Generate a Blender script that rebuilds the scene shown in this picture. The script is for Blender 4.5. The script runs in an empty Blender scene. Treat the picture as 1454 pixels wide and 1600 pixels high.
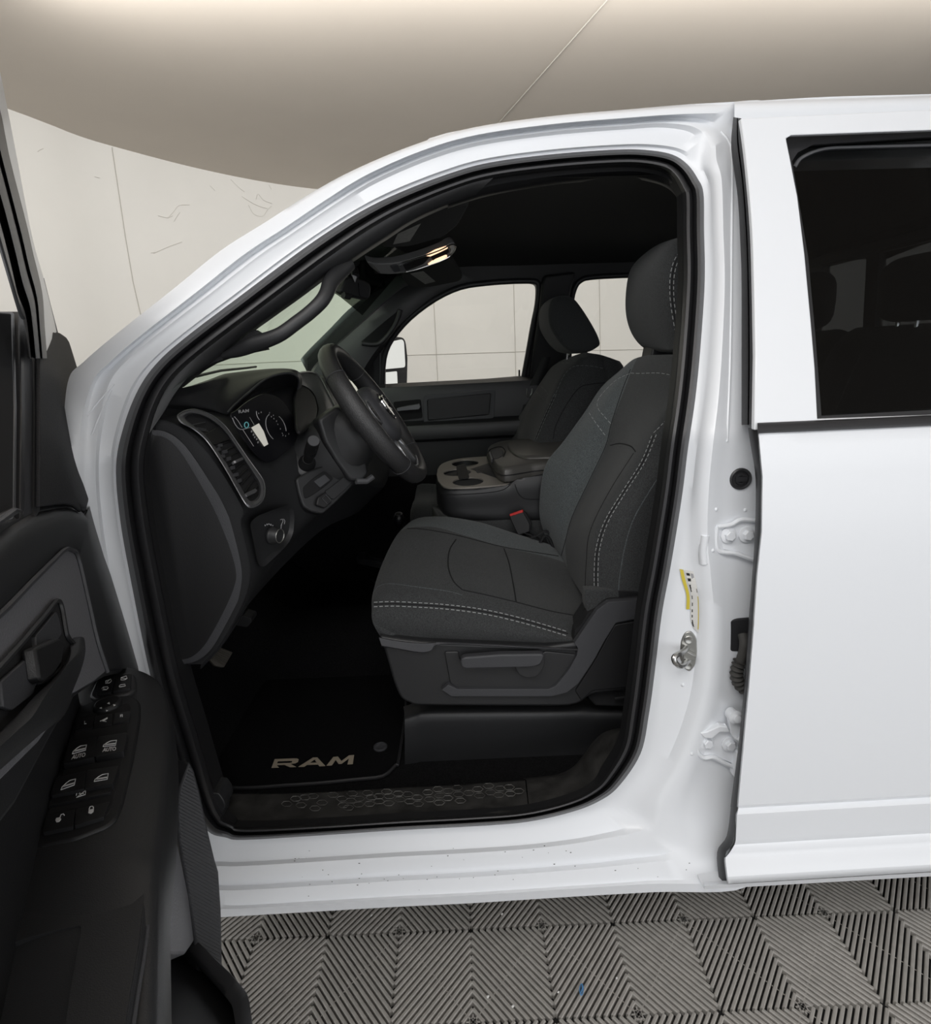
import bpy, bmesh, math, random
from mathutils import Vector, Matrix
from mathutils.geometry import tessellate_polygon
from mathutils.bvhtree import BVHTree
random.seed(7)
SC = bpy.context.scene
COL = SC.collection
# ------------------------------------------------------------------ camera
FPX, PPX, PPY = 900.0, 727.0, 751.0
PITCH, YAW, ROLL = math.radians(12.0), math.radians(1.0), -0.032
CAM = Vector((0.0, -1.0, 1.46))
RM = Matrix.Rotation(-YAW, 3, 'Z') @ Matrix.Rotation(math.pi/2 - PITCH, 3, 'X') @ Matrix.Rotation(ROLL, 3, 'Z')
cd = bpy.data.cameras.new('camera'); cam = bpy.data.objects.new('camera', cd); COL.objects.link(cam)
cd.sensor_fit = 'VERTICAL'; cd.sensor_height = 32.0; cd.lens = 32.0*FPX/1600.0
cd.shift_y = (PPY-800.0)/1600.0; cd.clip_start = 0.01
cam.matrix_world = Matrix.Translation(CAM) @ RM.to_4x4()
SC.camera = cam
# ------------------------------------------------------------------ light and exposure
W = bpy.data.worlds.new('studio'); SC.world = W; W.use_nodes = True
W.node_tree.nodes['Background'].inputs[0].default_value = (0.95, 0.97, 1.0, 1)
W.node_tree.nodes['Background'].inputs[1].default_value = 1.15
def area(name, loc, aim, sx, sy, power, color=(1, 1, 1)):
    l = bpy.data.lights.new(name, 'AREA'); l.shape = 'RECTANGLE'; l.size = sx; l.size_y = sy
    l.energy = power; l.color = color
    o = bpy.data.objects.new(name, l); COL.objects.link(o); o.location = loc
    o.rotation_euler = (Vector(aim)-Vector(loc)).to_track_quat('-Z', 'Y').to_euler()
    return o
area('overhead_fill', (-0.8, -1.6, 3.30), (-0.5, -0.2, 0.4), 3.0, 1.4, 72, (1, 0.985, 0.97))  # unseen lamp, added overhead to lift the sill, jamb and seat tops
area('overhead_fill', (0.6, -3.6, 3.28), (0.6, 0.1, 0.7), 5.0, 0.8, 8, (1, 0.985, 0.97))  # unseen lamp, added high in front to brighten the truck's near side
area('front_fill', (1.6, -3.8, 1.2), (-0.6, 0.15, 0.9), 4.0, 1.9, 12, (1, 0.99, 0.98))  # unseen low fill lamp, added to lift the door jamb and sill
area('overhead_fill', (0.9, 2.3, 3.30), (0.9, 6.5, 1.2), 6.0, 0.8, 150, (1, 0.98, 0.94))  # unseen wall washer, added to brighten the booth wall beyond the truck
area('uplight_fill', (-2.2, 0.4, 2.65), (-2.4, 3.2, 5.0), 7.5, 1.6, 31, (1, 0.98, 0.94))  # unseen uplight in mid-air, added to brighten the ceiling
SC.view_settings.view_transform = 'Standard'; SC.view_settings.look = 'None'
SC.view_settings.exposure = 0.20; SC.view_settings.gamma = 1.0; SC.view_settings.use_curve_mapping = False
# ------------------------------------------------------------------ rays from photo pixels into the place
def ray(px, py):
    return RM @ Vector(((px-PPX)/FPX, -(py-PPY)/FPX, -1.0))
def PY(px, py, y):
    d = ray(px, py); return CAM + d*((y-CAM.y)/d.y)
def PZ(px, py, z):
    d = ray(px, py); return CAM + d*((z-CAM.z)/d.z)
def PP(px, py, p0, n):
    d = ray(px, py); n = Vector(n); return CAM + d*((Vector(p0)-CAM).dot(n)/d.dot(n))
def S(z):                                   # outer body side: upright below the belt, leaning in above it
    return 0.0 if z < 1.3 else 0.40*(z-1.3)
def PS(px, py, off=0.0):
    y = off
    for _ in range(12):
        p = PY(px, py, y); y = 0.5*y + 0.5*(S(p.z)+off)
    return PY(px, py, y)
DN = Vector((0.906, 0.42, 0.0)).normalized()      # facing of the open door's inner side
DD = Vector((0.42, -0.906, 0.0)).normalized()     # hinge -> latch
DT = [-0.11]                                      # lean of the door's inner face
def PD(px, py, c=-0.60, tilt=None, z0=1.31):      # plane of the open door; tilt leans it inward above z0
    if tilt is None: tilt = DT[0]
    n = DN - Vector((0, 0, tilt)); d = ray(px, py)
    return CAM + d*((c - tilt*z0 - CAM.dot(n))/d.dot(n))
def hit(bvh, px, py, lift=0.0):
    d = ray(px, py).normalized(); r = bvh.ray_cast(CAM, d)
    return None if r[0] is None else r[0] - d*lift
# ------------------------------------------------------------------ splines
def cr(pts, k=6, closed=False):
    """Catmull-Rom through tuples or Vectors of any size, k steps per span."""
    P = [tuple(p) for p in pts]; n = len(P); out = []
    spans = n if closed else n-1
    for i in range(spans):
        if closed: a, b, c, d = P[(i-1) % n], P[i], P[(i+1) % n], P[(i+2) % n]
        else:
            b, c = P[i], P[i+1]
            a = P[i-1] if i > 0 else tuple(2*x-y for x, y in zip(b, c))
            d = P[i+2] if i+2 < n else tuple(2*y-x for x, y in zip(b, c))
        for j in range(k):
            t = j/k; t2 = t*t; t3 = t2*t
            out.append(tuple(0.5*(2*q + (r-p)*t + (2*p-5*q+4*r-s)*t2 + (3*q-p-3*r+s)*t3) for p, q, r, s in zip(a, b, c, d)))
    if not closed: out.append(P[-1])
    return out
def dense(rows, ku=4, kv=4, cu=False, cv=False):
    """Smooth a grid of 3-D control points in both directions."""
    a = [cr(r, kv, cv) for r in rows]
    cols = [cr([a[i][j] for i in range(len(a))], ku, cu) for j in range(len(a[0]))]
    return [[Vector(cols[j][i]) for j in range(len(cols))] for i in range(len(cols[0]))]
def lin(pts, step):
    out = []
    for a, b in zip(pts, pts[1:]):
        L = math.dist(a, b); n = max(1, int(L/step))
        for i in range(n): out.append(tuple(x+(y-x)*i/n for x, y in zip(a, b)))
    out.append(tuple(pts[-1])); return out
def rounded(poly, r, k=4):
    """Round the corners of a pixel polygon."""
    n = len(poly); out = []
    for i in range(n):
        p = Vector(poly[i]); a = Vector(poly[i-1]); b = Vector(poly[(i+1) % n])
        ra = min(r, (a-p).length*0.45); rb = min(r, (b-p).length*0.45)
        q0 = p + (a-p).normalized()*ra; q1 = p + (b-p).normalized()*rb
        for j in range(k+1):
            t = j/k; out.append(tuple(q0*(1-t)**2 + p*2*t*(1-t) + q1*t*t))
    return out
# ------------------------------------------------------------------ mesh collector
class MB:
    def __init__(s): s.v = []; s.f = []; s.m = []
    def add(s, vs, fs, mi=0):
        o = len(s.v); s.v += [tuple(v) for v in vs]
        s.f += [tuple(o+i for i in f) for f in fs]; s.m += [mi]*len(fs); return s
    def grid(s, rows, cu=False, cv=False, mi=0):
        nu, nv = len(rows), len(rows[0]); vs = [p for r in rows for p in r]; fs = []
        for i in range(nu if cu else nu-1):
            for j in range(nv if cv else nv-1):
                a, b = i*nv+j, i*nv+(j+1) % nv; c, d = ((i+1) % nu)*nv+(j+1) % nv, ((i+1) % nu)*nv+j
                fs.append((a, b, c, d))
        return s.add(vs, fs, mi)
    def solid(s, loops, off, mi=0, side=None):
        """Flat shape with holes (first loop is the outline), given depth by the vector off."""
        off = Vector(off); loops = [[Vector(p) for p in l] for l in loops]
        flat = [p for l in loops for p in l]; N = len(flat)
        if len(loops) == 1: tris = None
        else: tris = tessellate_polygon(loops)
        vs = flat + [p+off for p in flat]
        if tris is None: fs = [tuple(range(N)), tuple(range(2*N-1, N-1, -1))]
        else: fs = [tuple(t) for t in tris] + [tuple(N+i for i in reversed(t)) for t in tris]
        s.add(vs, fs, mi); base = 0; fs = []
        o = len(s.v)-2*N
        for l in loops:
            n = len(l)
            for i in range(n):
                a, b = base+i, base+(i+1) % n; fs.append((o+a, o+N+a, o+N+b, o+b))
            base += n
        s.f += fs; s.m += [mi if side is None else side]*len(fs); return s
    def tube(s, path, r, seg=8, mi=0, cap=True, closed=False, flat=1.0, up=None):
        P = [Vector(p) for p in path]; n = len(P); R = r if isinstance(r, (list, tuple)) else [r]*n
        rings = []; prev = None
        for i in range(n):
            a = P[i-1] if (i > 0 or closed) else P[i]; b = P[(i+1) % n] if (i < n-1 or closed) else P[i]
            t = (b-a).normalized() if (b-a).length > 1e-9 else Vector((0, 0, 1))
            ref = prev if prev is not None else (Vector(up) if up else (Vector((0, 0, 1)) if abs(t.z) < 0.9 else Vector((1, 0, 0))))
            u = ref - t*ref.dot(t)
            if u.length < 1e-6: u = t.orthogonal()
            u.normalize(); w = t.cross(u); prev = u
            rings.append([P[i] + u*(R[i]*math.cos(2*math.pi*j/seg)) + w*(R[i]*flat*math.sin(2*math.pi*j/seg)) for j in range(seg)])
        s.grid(rings, closed, True, mi)
        if cap and not closed:
            s.add(rings[0], [tuple(reversed(range(seg)))], mi); s.add(rings[-1], [tuple(range(seg))], mi)
        return s
    def box(s, c, ax, ay, az, mi=0):
        c, ax, ay, az = Vector(c), Vector(ax), Vector(ay), Vector(az)
        vs = [c + ax*i + ay*j + az*k for k in (-1, 1) for j in (-1, 1) for i in (-1, 1)]
        return s.add(vs, [(0, 2, 3, 1), (4, 5, 7, 6), (0, 1, 5, 4), (2, 6, 7, 3), (0, 4, 6, 2), (1, 3, 7, 5)], mi)
    def ball(s, c, ax, ay, az, nu=10, nv=14, mi=0, e=1.0):
        c, ax, ay, az = Vector(c), Vector(ax), Vector(ay), Vector(az)
        def pw(x): return math.copysign(abs(x)**e, x)
        rows = [[c + az*pw(math.sin(-math.pi/2+math.pi*i/nu)) + ax*(pw(math.cos(-math.pi/2+math.pi*i/nu))*pw(math.cos(2*math.pi*j/nv))) + ay*(pw(math.cos(-math.pi/2+math.pi*i/nu))*pw(math.sin(2*math.pi*j/nv))) for j in range(nv)] for i in range(nu+1)]
        return s.grid(rows, False, True, mi)
    def lathe(s, c, axis, prof, seg=20, mi=0, ref=None):
        """prof: (distance along axis, radius)"""
        c = Vector(c); a = Vector(axis).normalized(); u = a.orthogonal().normalized() if ref is None else Vector(ref).normalized(); w = a.cross(u)
        rows = [[c + a*h + (u*math.cos(2*math.pi*j/seg) + w*math.sin(2*math.pi*j/seg))*r for j in range(seg)] for h, r in prof]
        s.grid(rows, False, True, mi); s.add(rows[0], [tuple(range(seg))], mi); s.add(rows[-1], [tuple(range(seg))], mi)
        return s
    def bvh(s): return BVHTree.FromPolygons([Vector(v) for v in s.v], s.f)
    def build(s, name, mats, parent=None, smooth=35, bevel=0, solid=0, seg=2, weld=False):
        me = bpy.data.meshes.new(name); me.from_pydata(s.v, [], s.f)
        mats = mats if isinstance(mats, (list, tuple)) else [mats]
        for m in mats: me.materials.append(m)
        me.polygons.foreach_set('material_index', s.m)
        bm = bmesh.new(); bm.from_mesh(me)
        bmesh.ops.remove_doubles(bm, verts=bm.verts, dist=1e-5)
        bmesh.ops.recalc_face_normals(bm, faces=bm.faces); bm.to_mesh(me); bm.free()
        if smooth:
            me.polygons.foreach_set('use_smooth', [True]*len(me.polygons))
            me.set_sharp_from_angle(angle=math.radians(smooth))
        me.update()
        o = bpy.data.objects.new(name, me); COL.objects.link(o)
        if parent: par(o, parent)
        if solid:
            md = o.modifiers.new('thickness', 'SOLIDIFY'); md.thickness = abs(solid); md.offset = -1 if solid > 0 else 1
        if bevel:
            md = o.modifiers.new('edge', 'BEVEL'); md.width = bevel; md.segments = seg; md.limit_method = 'ANGLE'; md.angle_limit = math.radians(40)
            md.harden_normals = False
        return o
WL = {}
def par(o, parent):
    o.parent = parent; o.matrix_parent_inverse = Matrix.Translation(-WL[parent.name])
def empty(name, loc, parent=None):
    o = bpy.data.objects.new(name, None); COL.objects.link(o); o.empty_display_size = 0.1
    o.location = loc; WL[o.name] = Vector(loc)
    if parent: par(o, parent)
    return o
def tag(o, label=None, cat=None, group=None, kind=None):
    if label: o['label'] = label
    if cat: o['category'] = cat
    if group: o['group'] = group
    if kind: o['kind'] = kind
    return o
def fit_plane(pts):
    c = sum(pts, Vector())/len(pts); n = Vector()
    for i in range(len(pts)):
        n += (pts[i]-c).cross(pts[(i+1) % len(pts)]-c)
    n.normalize()
    if n.dot(CAM-c) < 0: n = -n
    return c, n
def on_surface(bvh, poly, lift):
    """Plane fitted to where the outline meets a surface, raised until the outline clears it."""
    h = [q for q in (hit(bvh, *p) for p in poly) if q is not None]
    c, n = fit_plane(h); hi = max((q-c).dot(n) for q in h)
    return c + n*(hi+lift), n
def plate(name, poly, pl, thick, mat, parent=None, bevel=0.002, holes=(), side=None, seg=2):
    c, n = pl; n = Vector(n).normalized()
    if n.dot(CAM-Vector(c)) < 0: n = -n
    mb = MB(); mb.solid([[PP(x, y, c, n) for x, y in l] for l in [poly]+list(holes)], -n*thick)
    return mb.build(name, mat, parent, bevel=bevel, seg=seg)
def text_mesh(body, bold=0.0, shear=0.0, space=1.0):
    c = bpy.data.curves.new('t', 'FONT'); c.body = body; c.size = 1.0; c.align_x = 'CENTER'; c.align_y = 'CENTER'
    c.offset = bold; c.shear = shear; c.space_character = space
    o = bpy.data.objects.new('t', c); COL.objects.link(o)
    bpy.context.view_layer.update()
    me = bpy.data.meshes.new_from_object(o.evaluated_get(bpy.context.evaluated_depsgraph_get()))
    vs = [tuple(v.co) for v in me.vertices]; fs = [tuple(p.vertices) for p in me.polygons]
    bpy.data.objects.remove(o); bpy.data.curves.remove(c); bpy.data.meshes.remove(me)
    xs = [v[0] for v in vs]; ys = [v[1] for v in vs]
    x0, x1, y0, y1 = min(xs), max(xs), min(ys), max(ys)
    return [((v[0]-x0)/(x1-x0), (v[1]-y0)/(y1-y0)) for v in vs], fs
def quad_map(q, u, v):
    """q: tl, tr, br, bl ; u to the right, v up"""
    tl, tr, br, bl = [Vector(p) for p in q]
    return (bl*(1-u)+br*u)*(1-v) + (tl*(1-u)+tr*u)*v
# ------------------------------------------------------------------ materials
def mat(name, col, rough=0.5, metal=0.0, spec=0.5, bump=0.0, bscale=300.0, var=0.0, vscale=20.0, coat=0.0, sheen=0.0, emit=None, estr=0.0, detail=4.0):
    m = bpy.data.materials.new(name); m.use_nodes = True; nt = m.node_tree; b = nt.nodes['Principled BSDF']
    b.inputs['Base Color'].default_value = (*col, 1); b.inputs['Roughness'].default_value = rough
    b.inputs['Metallic'].default_value = metal; b.inputs['Specular IOR Level'].default_value = spec
    if coat: b.inputs['Coat Weight'].default_value = coat; b.inputs['Coat Roughness'].default_value = 0.08
    if sheen: b.inputs['Sheen Weight'].default_value = sheen; b.inputs['Sheen Roughness'].default_value = 0.5
    if emit: b.inputs['Emission Color'].default_value = (*emit, 1); b.inputs['Emission Strength'].default_value = estr
    tc = nt.nodes.new('ShaderNodeTexCoord')
    if var:
        n = nt.nodes.new('ShaderNodeTexNoise'); n.inputs['Scale'].default_value = vscale; n.inputs['Detail'].default_value = detail
        nt.links.new(tc.outputs['Object'], n.inputs['Vector'])
        r = nt.nodes.new('ShaderNodeMapRange'); r.inputs[3].default_value = 1-var; r.inputs[4].default_value = 1+var
        r.inputs[1].default_value = 0.3; r.inputs[2].default_value = 0.7
        nt.links.new(n.outputs['Fac'], r.inputs[0])
        x = nt.nodes.new('ShaderNodeMix'); x.data_type = 'RGBA'; x.blend_type = 'MULTIPLY'; x.inputs[0].default_value = 1
        x.inputs[6].default_value = (*col, 1); nt.links.new(r.outputs[0], x.inputs[7]); nt.links.new(x.outputs[2], b.inputs['Base Color'])
    if bump:
        n = nt.nodes.new('ShaderNodeTexNoise'); n.inputs['Scale'].default_value = bscale; n.inputs['Detail'].default_value = 2
        nt.links.new(tc.outputs['Object'], n.inputs['Vector'])
        bp = nt.nodes.new('ShaderNodeBump'); bp.inputs['Strength'].default_value = bump; bp.inputs['Distance'].default_value = 0.001
        nt.links.new(n.outputs['Fac'], bp.inputs['Height']); nt.links.new(bp.outputs['Normal'], b.inputs['Normal'])
    return m
def glass(name, tint, gloss=0.03):
    m = bpy.data.materials.new(name); m.use_nodes = True; nt = m.node_tree; nt.nodes.clear()
    t = nt.nodes.new('ShaderNodeBsdfTransparent'); t.inputs[0].default_value = (*tint, 1)
    g = nt.nodes.new('ShaderNodeBsdfGlossy'); g.inputs['Roughness'].default_value = 0.02
    l = nt.nodes.new('ShaderNodeLayerWeight'); l.inputs[0].default_value = 0.5
    pw = nt.nodes.new('ShaderNodeMath'); pw.operation = 'POWER'; pw.inputs[1].default_value = 5.0
    f = nt.nodes.new('ShaderNodeMath'); f.operation = 'MULTIPLY_ADD'; f.inputs[1].default_value = 0.4; f.inputs[2].default_value = gloss
    nt.links.new(l.outputs['Facing'], pw.inputs[0]); nt.links.new(pw.outputs[0], f.inputs[0])
    x = nt.nodes.new('ShaderNodeMixShader'); o = nt.nodes.new('ShaderNodeOutputMaterial')
    nt.links.new(f.outputs[0], x.inputs[0]); nt.links.new(t.outputs[0], x.inputs[1]); nt.links.new(g.outputs[0], x.inputs[2]); nt.links.new(x.outputs[0], o.inputs[0])
    return m
M = dict(
 paint=mat('white_paint', (0.84, 0.86, 0.89), 0.32, coat=0.15),
 wall=mat('booth_wall', (0.74, 0.725, 0.69), 0.75, var=0.02, vscale=1.5),
 ceil=mat('booth_ceiling', (0.58, 0.525, 0.465), 0.85, var=0.015, vscale=2.0),
 seam=mat('panel_seam', (0.46, 0.44, 0.40), 0.8),
 scuff=mat('scuff', (0.60, 0.58, 0.545), 0.8),
 rib=mat('tile_rib', (0.42, 0.40, 0.37), 0.42, var=0.10, vscale=40),
 gap=mat('tile_gap', (0.015, 0.015, 0.015), 0.8),
 rubber=mat('black_rubber', (0.026, 0.026, 0.028), 0.42, bump=0.15, bscale=200),
 plastic=mat('black_plastic', (0.023, 0.0235, 0.025), 0.42, bump=0.35, bscale=900),
 plasticd=mat('dark_plastic', (0.011, 0.011, 0.012), 0.5, bump=0.25, bscale=700),
 plasticg=mat('charcoal_plastic', (0.050, 0.051, 0.056), 0.5, bump=0.5, bscale=900),
 insert=mat('grained_insert', (0.16, 0.16, 0.172), 0.5, bump=0.9, bscale=330),
 sail=mat('grained_black', (0.022, 0.022, 0.024), 0.62, spec=0.25, bump=0.9, bscale=330),
 bezel=mat('console_bezel', (0.17, 0.17, 0.172), 0.35),
 fabric=mat('seat_fabric', (0.036, 0.038, 0.039), 0.9, bump=1.0, bscale=900, var=0.55, vscale=420, sheen=0.12),
 fabricl=mat('bolster_fabric', (0.080, 0.091, 0.095), 0.9, bump=1.0, bscale=900, var=0.55, vscale=420, sheen=0.15),
 thread=mat('white_thread', (0.42, 0.43, 0.43), 0.8),
 threadd=mat('grey_thread', (0.17, 0.18, 0.18), 0.8),
 seamd=mat('seam_line', (0.008, 0.008, 0.009), 0.9),
 liner=mat('headliner_cloth', (0.022,0.022,0.022), 0.95, bump=0.5, bscale=900),
 carpet=mat('black_carpet', (0.0075, 0.0075, 0.008), 1.0, bump=1.0, bscale=700, var=0.5, vscale=300, spec=0.1),
 matc=mat('floor_mat', (0.0055, 0.0055, 0.006), 1.0, bump=1.0, bscale=900, var=0.5, vscale=400, spec=0.1),
 tan=mat('tan_print', (0.34, 0.29, 0.22), 0.8),
 metal=mat('bright_metal', (0.55, 0.55, 0.54), 0.28, 1.0),
 zinc=mat('zinc_metal', (0.42, 0.42, 0.40), 0.38, 0.9),
 silver=mat('silver_trim', (0.22, 0.225, 0.235), 0.32, 0.7),
 chrome=mat('chrome', (0.75, 0.75, 0.74), 0.12, 1.0),
 graphite=mat('graphite_trim', (0.15, 0.152, 0.16), 0.38, 0.5),
 bronze=mat('console_tray', (0.27, 0.25, 0.225), 0.42, 0.35),
 leather=mat('steering_leather', (0.030, 0.030, 0.031), 0.36, bump=1.0, bscale=520),
 vinyl=mat('armrest_vinyl', (0.072, 0.069, 0.064), 0.36, bump=0.35, bscale=500),
 red=mat('red_plastic', (0.55, 0.02, 0.018), 0.4),
 white=mat('print_white', (0.72, 0.72, 0.72), 0.6),
 printg=mat('print_grey', (0.34, 0.34, 0.35), 0.6),
 yellow=mat('label_yellow', (0.62, 0.50, 0.05), 0.6),
 black=mat('print_black', (0.012, 0.012, 0.012), 0.6),
 labelw=mat('label_white', (0.68, 0.67, 0.64), 0.6),
 tagg=mat('visor_label', (0.24, 0.24, 0.23), 0.7, var=0.12, vscale=120),
 lamp=mat('map_lamp', (0.9, 0.8, 0.7), 0.3, emit=(1.0, 0.62, 0.38), estr=1.3),
 lens=mat('lamp_lens', (0.55, 0.54, 0.52), 0.25),
 screen=mat('lit_screen', (0.3, 0.3, 0.27), 0.3, emit=(0.93, 0.90, 0.80), estr=0.36),
 screenl=mat('lit_centre_screen', (0.3, 0.3, 0.27), 0.3, emit=(0.85, 0.84, 0.70), estr=0.55),
 teal=mat('lit_teal', (0.1, 0.3, 0.32), 0.4, emit=(0.25, 0.75, 0.8), estr=0.12),
 gauge=mat('gauge_face', (0.006, 0.006, 0.008), 0.35),
 mirror=mat('mirror_glass', (0.62, 0.61, 0.57), 0.02, 1.0),
 blue=mat('blue_scrap', (0.10, 0.28, 0.55), 0.5),
 grime=mat('worn_tread', (0.075, 0.073, 0.068), 0.55, var=0.5, vscale=60),
 worn=mat('worn_sill', (0.030, 0.029, 0.0275), 0.5, var=0.55, vscale=25, bump=0.4, bscale=400),
 belt=mat('belt_webbing', (0.016, 0.016, 0.017), 0.7, bump=0.6, bscale=600),
 pedal=mat('pedal_rubber', (0.055, 0.049, 0.040), 0.7),
 dusty=mat('dusty_boot', (0.05, 0.048, 0.044), 0.7),
 gwind=glass('windshield_glass', (0.80, 0.93, 0.81)),
 gband=glass('windshield_shade', (0.13, 0.14, 0.125)),
 gclear=glass('window_glass', (0.99, 0.99, 0.98)),
 gdark=glass('privacy_glass', (0.36, 0.37, 0.38)),
 grear=glass('rear_glass', (0.30, 0.30, 0.29)),
)
# ------------------------------------------------------------------ the booth: floor, curved wall, ceiling
H = 3.4
edge_px = [(40, 180), (125, 213), (200, 235), (300, 261), (400, 282), (490, 295)]
e3 = [PZ(x, y, H) for x, y in edge_px]
def circ(a, b, c):
    ax, ay, bx, by, cx, cy = a.x, a.y, b.x, b.y, c.x, c.y
    d = 2*(ax*(by-cy)+bx*(cy-ay)+cx*(ay-by))
    ux = ((ax*ax+ay*ay)*(by-cy)+(bx*bx+by*by)*(cy-ay)+(cx*cx+cy*cy)*(ay-by))/d
    uy = ((ax*ax+ay*ay)*(cx-bx)+(bx*bx+by*by)*(ax-cx)+(cx*cx+cy*cy)*(bx-ax))/d
    return Vector((ux, uy)), (Vector((ax, ay))-Vector((ux, uy))).length
cc, cR = circ(e3[0], e3[2], e3[5])
print('BOOTH circle', cc, cR, [tuple(round(q, 2) for q in p) for p in e3])
a0 = math.atan2(e3[0].y-cc.y, e3[0].x-cc.x); a1 = math.atan2(e3[-1].y-cc.y, e3[-1].x-cc.x)
left = [Vector((-4.25, -2.2, H)), Vector((-4.30, -0.6, H)), Vector((-4.15, 1.0, H)), Vector((-3.75, 2.6, H))]
arc = [Vector((cc.x+cR*math.cos(a1-s), cc.y+cR*math.sin(a1-s), H)) for s in [i*0.06 for i in range(1, 24)]]
xe = e3[-1].x
arc = [Vector((xe+(p.x-xe)*2.3, p.y, H)) for p in arc]
wl = left + e3 + arc
wl = [Vector(p) for p in cr(wl, 3)]
wb = MB()
wb.grid([[Vector((p.x, p.y, z)) for p in wl] for z in (0.0, 0.8, 1.6, 2.4, H)])
wbvh = wb.bvh()
def wall_strip(path, w, mi):
    pts = [q for q in (hit(wbvh, x, y, 0.012) for x, y in lin(path, 12)) if q]
    if len(pts) > 1: wb.tube(pts, w*.75, 4, mi)
wall_strip([(175, 230), (184, 290), (196, 370), (208, 440), (220, 492)], 0.004, 1)
for pth in ([(676, 440), (682, 560), (684, 600)], [(802, 430), (806, 600)], [(936, 430), (938, 590)], [(600, 557), (640, 555), (830, 549), (1010, 546)], [(300, 572), (420, 566), (500, 563), (560, 560)]):
    wall_strip(pth, 0.0035, 1)
for pth in ([(59, 237), (63, 234), (68, 232)], [(148, 276), (156, 278)], [(270, 337), (262, 340), (255, 339), (247, 337)], [(262, 341), (272, 330), (280, 321), (296, 320)], [(272, 346), (276, 339), (281, 332)],
            [(378, 307), (392, 316), (404, 322), (418, 326)], [(400, 312), (403, 303), (412, 313), (425, 318)], [(388, 320), (396, 334), (410, 338), (418, 328), (424, 322)], [(360, 280), (372, 292), (382, 300)],
            [(240, 396), (262, 386), (284, 378)], [(328, 290), (336, 298)], [(236, 395), (242, 394)], [(418, 285), (424, 296)]):
    wall_strip(cr(pth, 3), 0.0022, 2)
wo = wb.build('wall_back', [M['wall'], M['seam'], M['scuff']], smooth=60); wo['kind'] = 'structure'
cb = MB()
ring = [Vector((p.x, p.y, H)) for p in wl]
cen = Vector((1.0, -1.0, H))
cb.add([(-9, -4.5, H)] + [(p.x, p.y, H) for p in ring] + [(9, -4.5, H)], [tuple(range(len(ring)+2))])
cb.add([(-9, -4.5, H+.05)] + [(p.x, p.y, H+.05) for p in ring] + [(9, -4.5, H+.05)], [tuple(range(len(ring)+2))])
s0, s1 = PZ(774, 197, H), PZ(960, -14, H)
cb.tube([s0 + (s0-s1)*0.6 - Vector((0, 0, .002)), s1 + (s1-s0)*0.5 - Vector((0, 0, .002))], 0.004, 4, 1)
co = cb.build('ceiling', [M['ceil'], M['seam']], smooth=0); co['kind'] = 'structure'
# ribbed interlocking tiles: one floor
fb = MB()
n0 = PZ(735, 1451, 0); ex = (PZ(957, 1441, 0)-n0)/2; ey = (n0-PZ(739, 1597, 0))
fb.add([(-9, -5, -.014), (9, -5, -.014), (9, 9, -.014), (-9, 9, -.014)], [(0, 1, 2, 3)], 1)
NR = 22
def bar(p, q, r):
    t = (q-p).normalized(); w = Vector((-t.y, t.x, 0))
    z0, z1, z2 = Vector((0, 0, -.014)), Vector((0, 0, -.002)), Vector((0, 0, 0.0))
    vs = []
    for s in (p, q):
        vs += [s-w*r+z0, s-w*r+z1, s-w*r*.55+z2, s+w*r*.55+z2, s+w*r+z1, s+w*r+z0]
    fb.add(vs, [(0, 1, 7, 6), (1, 2, 8, 7), (2, 3, 9, 8), (3, 4, 10, 9), (4, 5, 11, 10), (0, 5, 4, 3, 2, 1), (6, 7, 8, 9, 10, 11)], 0)
for i in range(-20, 16):
    for j in range(-9, 6):
        o = n0 + ex*i + ey*j                     # cell from o to o+ex+ey
        c = lambda u, v: o + ex*u + ey*v
        flip = (i+j) % 2 == 1
        for k in range(NR):
            t = (k+0.5)/NR*2-1                   # offset of the diagonal
            a, b = (max(0, -t), max(0, t)), (min(1, 1-t), min(1, 1+t))
            e = 0.012
            pa, pb = ((a[0], a[1]), (b[0], b[1]))
            if (b[0]-a[0]) < 0.03: continue
            sh = e/(b[0]-a[0]+1e-6)*0.5
            P = [(a[0]+(b[0]-a[0])*sh, a[1]+(b[1]-a[1])*sh), (b[0]-(b[0]-a[0])*sh, b[1]-(b[1]-a[1])*sh)]
            if flip: P = [(1-u, v) for u, v in P]
            bar(c(*P[0]), c(*P[1]), 0.0042)
        g = [(0.03, 0.97), (0.97, 0.03)] if not flip else [(0.03, 0.03), (0.97, 0.97)]
        p, q = c(*g[0]), c(*g[1]); t = (q-p).normalized(); w = Vector((-t.y, t.x, 0))*.0014; zz = Vector((0, 0, -.004))
        fb.add([p-w+zz, p+w+zz, q+w+zz, q-w+zz], [(0, 1, 2, 3)], 0)
    for j in range(-6, 6):                       # little eight-armed star bosses on every other corner
        if (i+j) % 2 == 0: continue
        o = n0 + ex*i + ey*j
        for k in range(4):
            a = k*math.pi/4; d = Vector((math.cos(a), math.sin(a), 0))*.016; w = Vector((-d.y, d.x, 0))*.12
            fb.add([o-d-w, o-d+w, o+d+w, o+d-w], [(0, 1, 2, 3)], 0)
fo = fb.build('floor', [M['rib'], M['gap']], smooth=0); fo['kind'] = 'structure'
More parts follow.
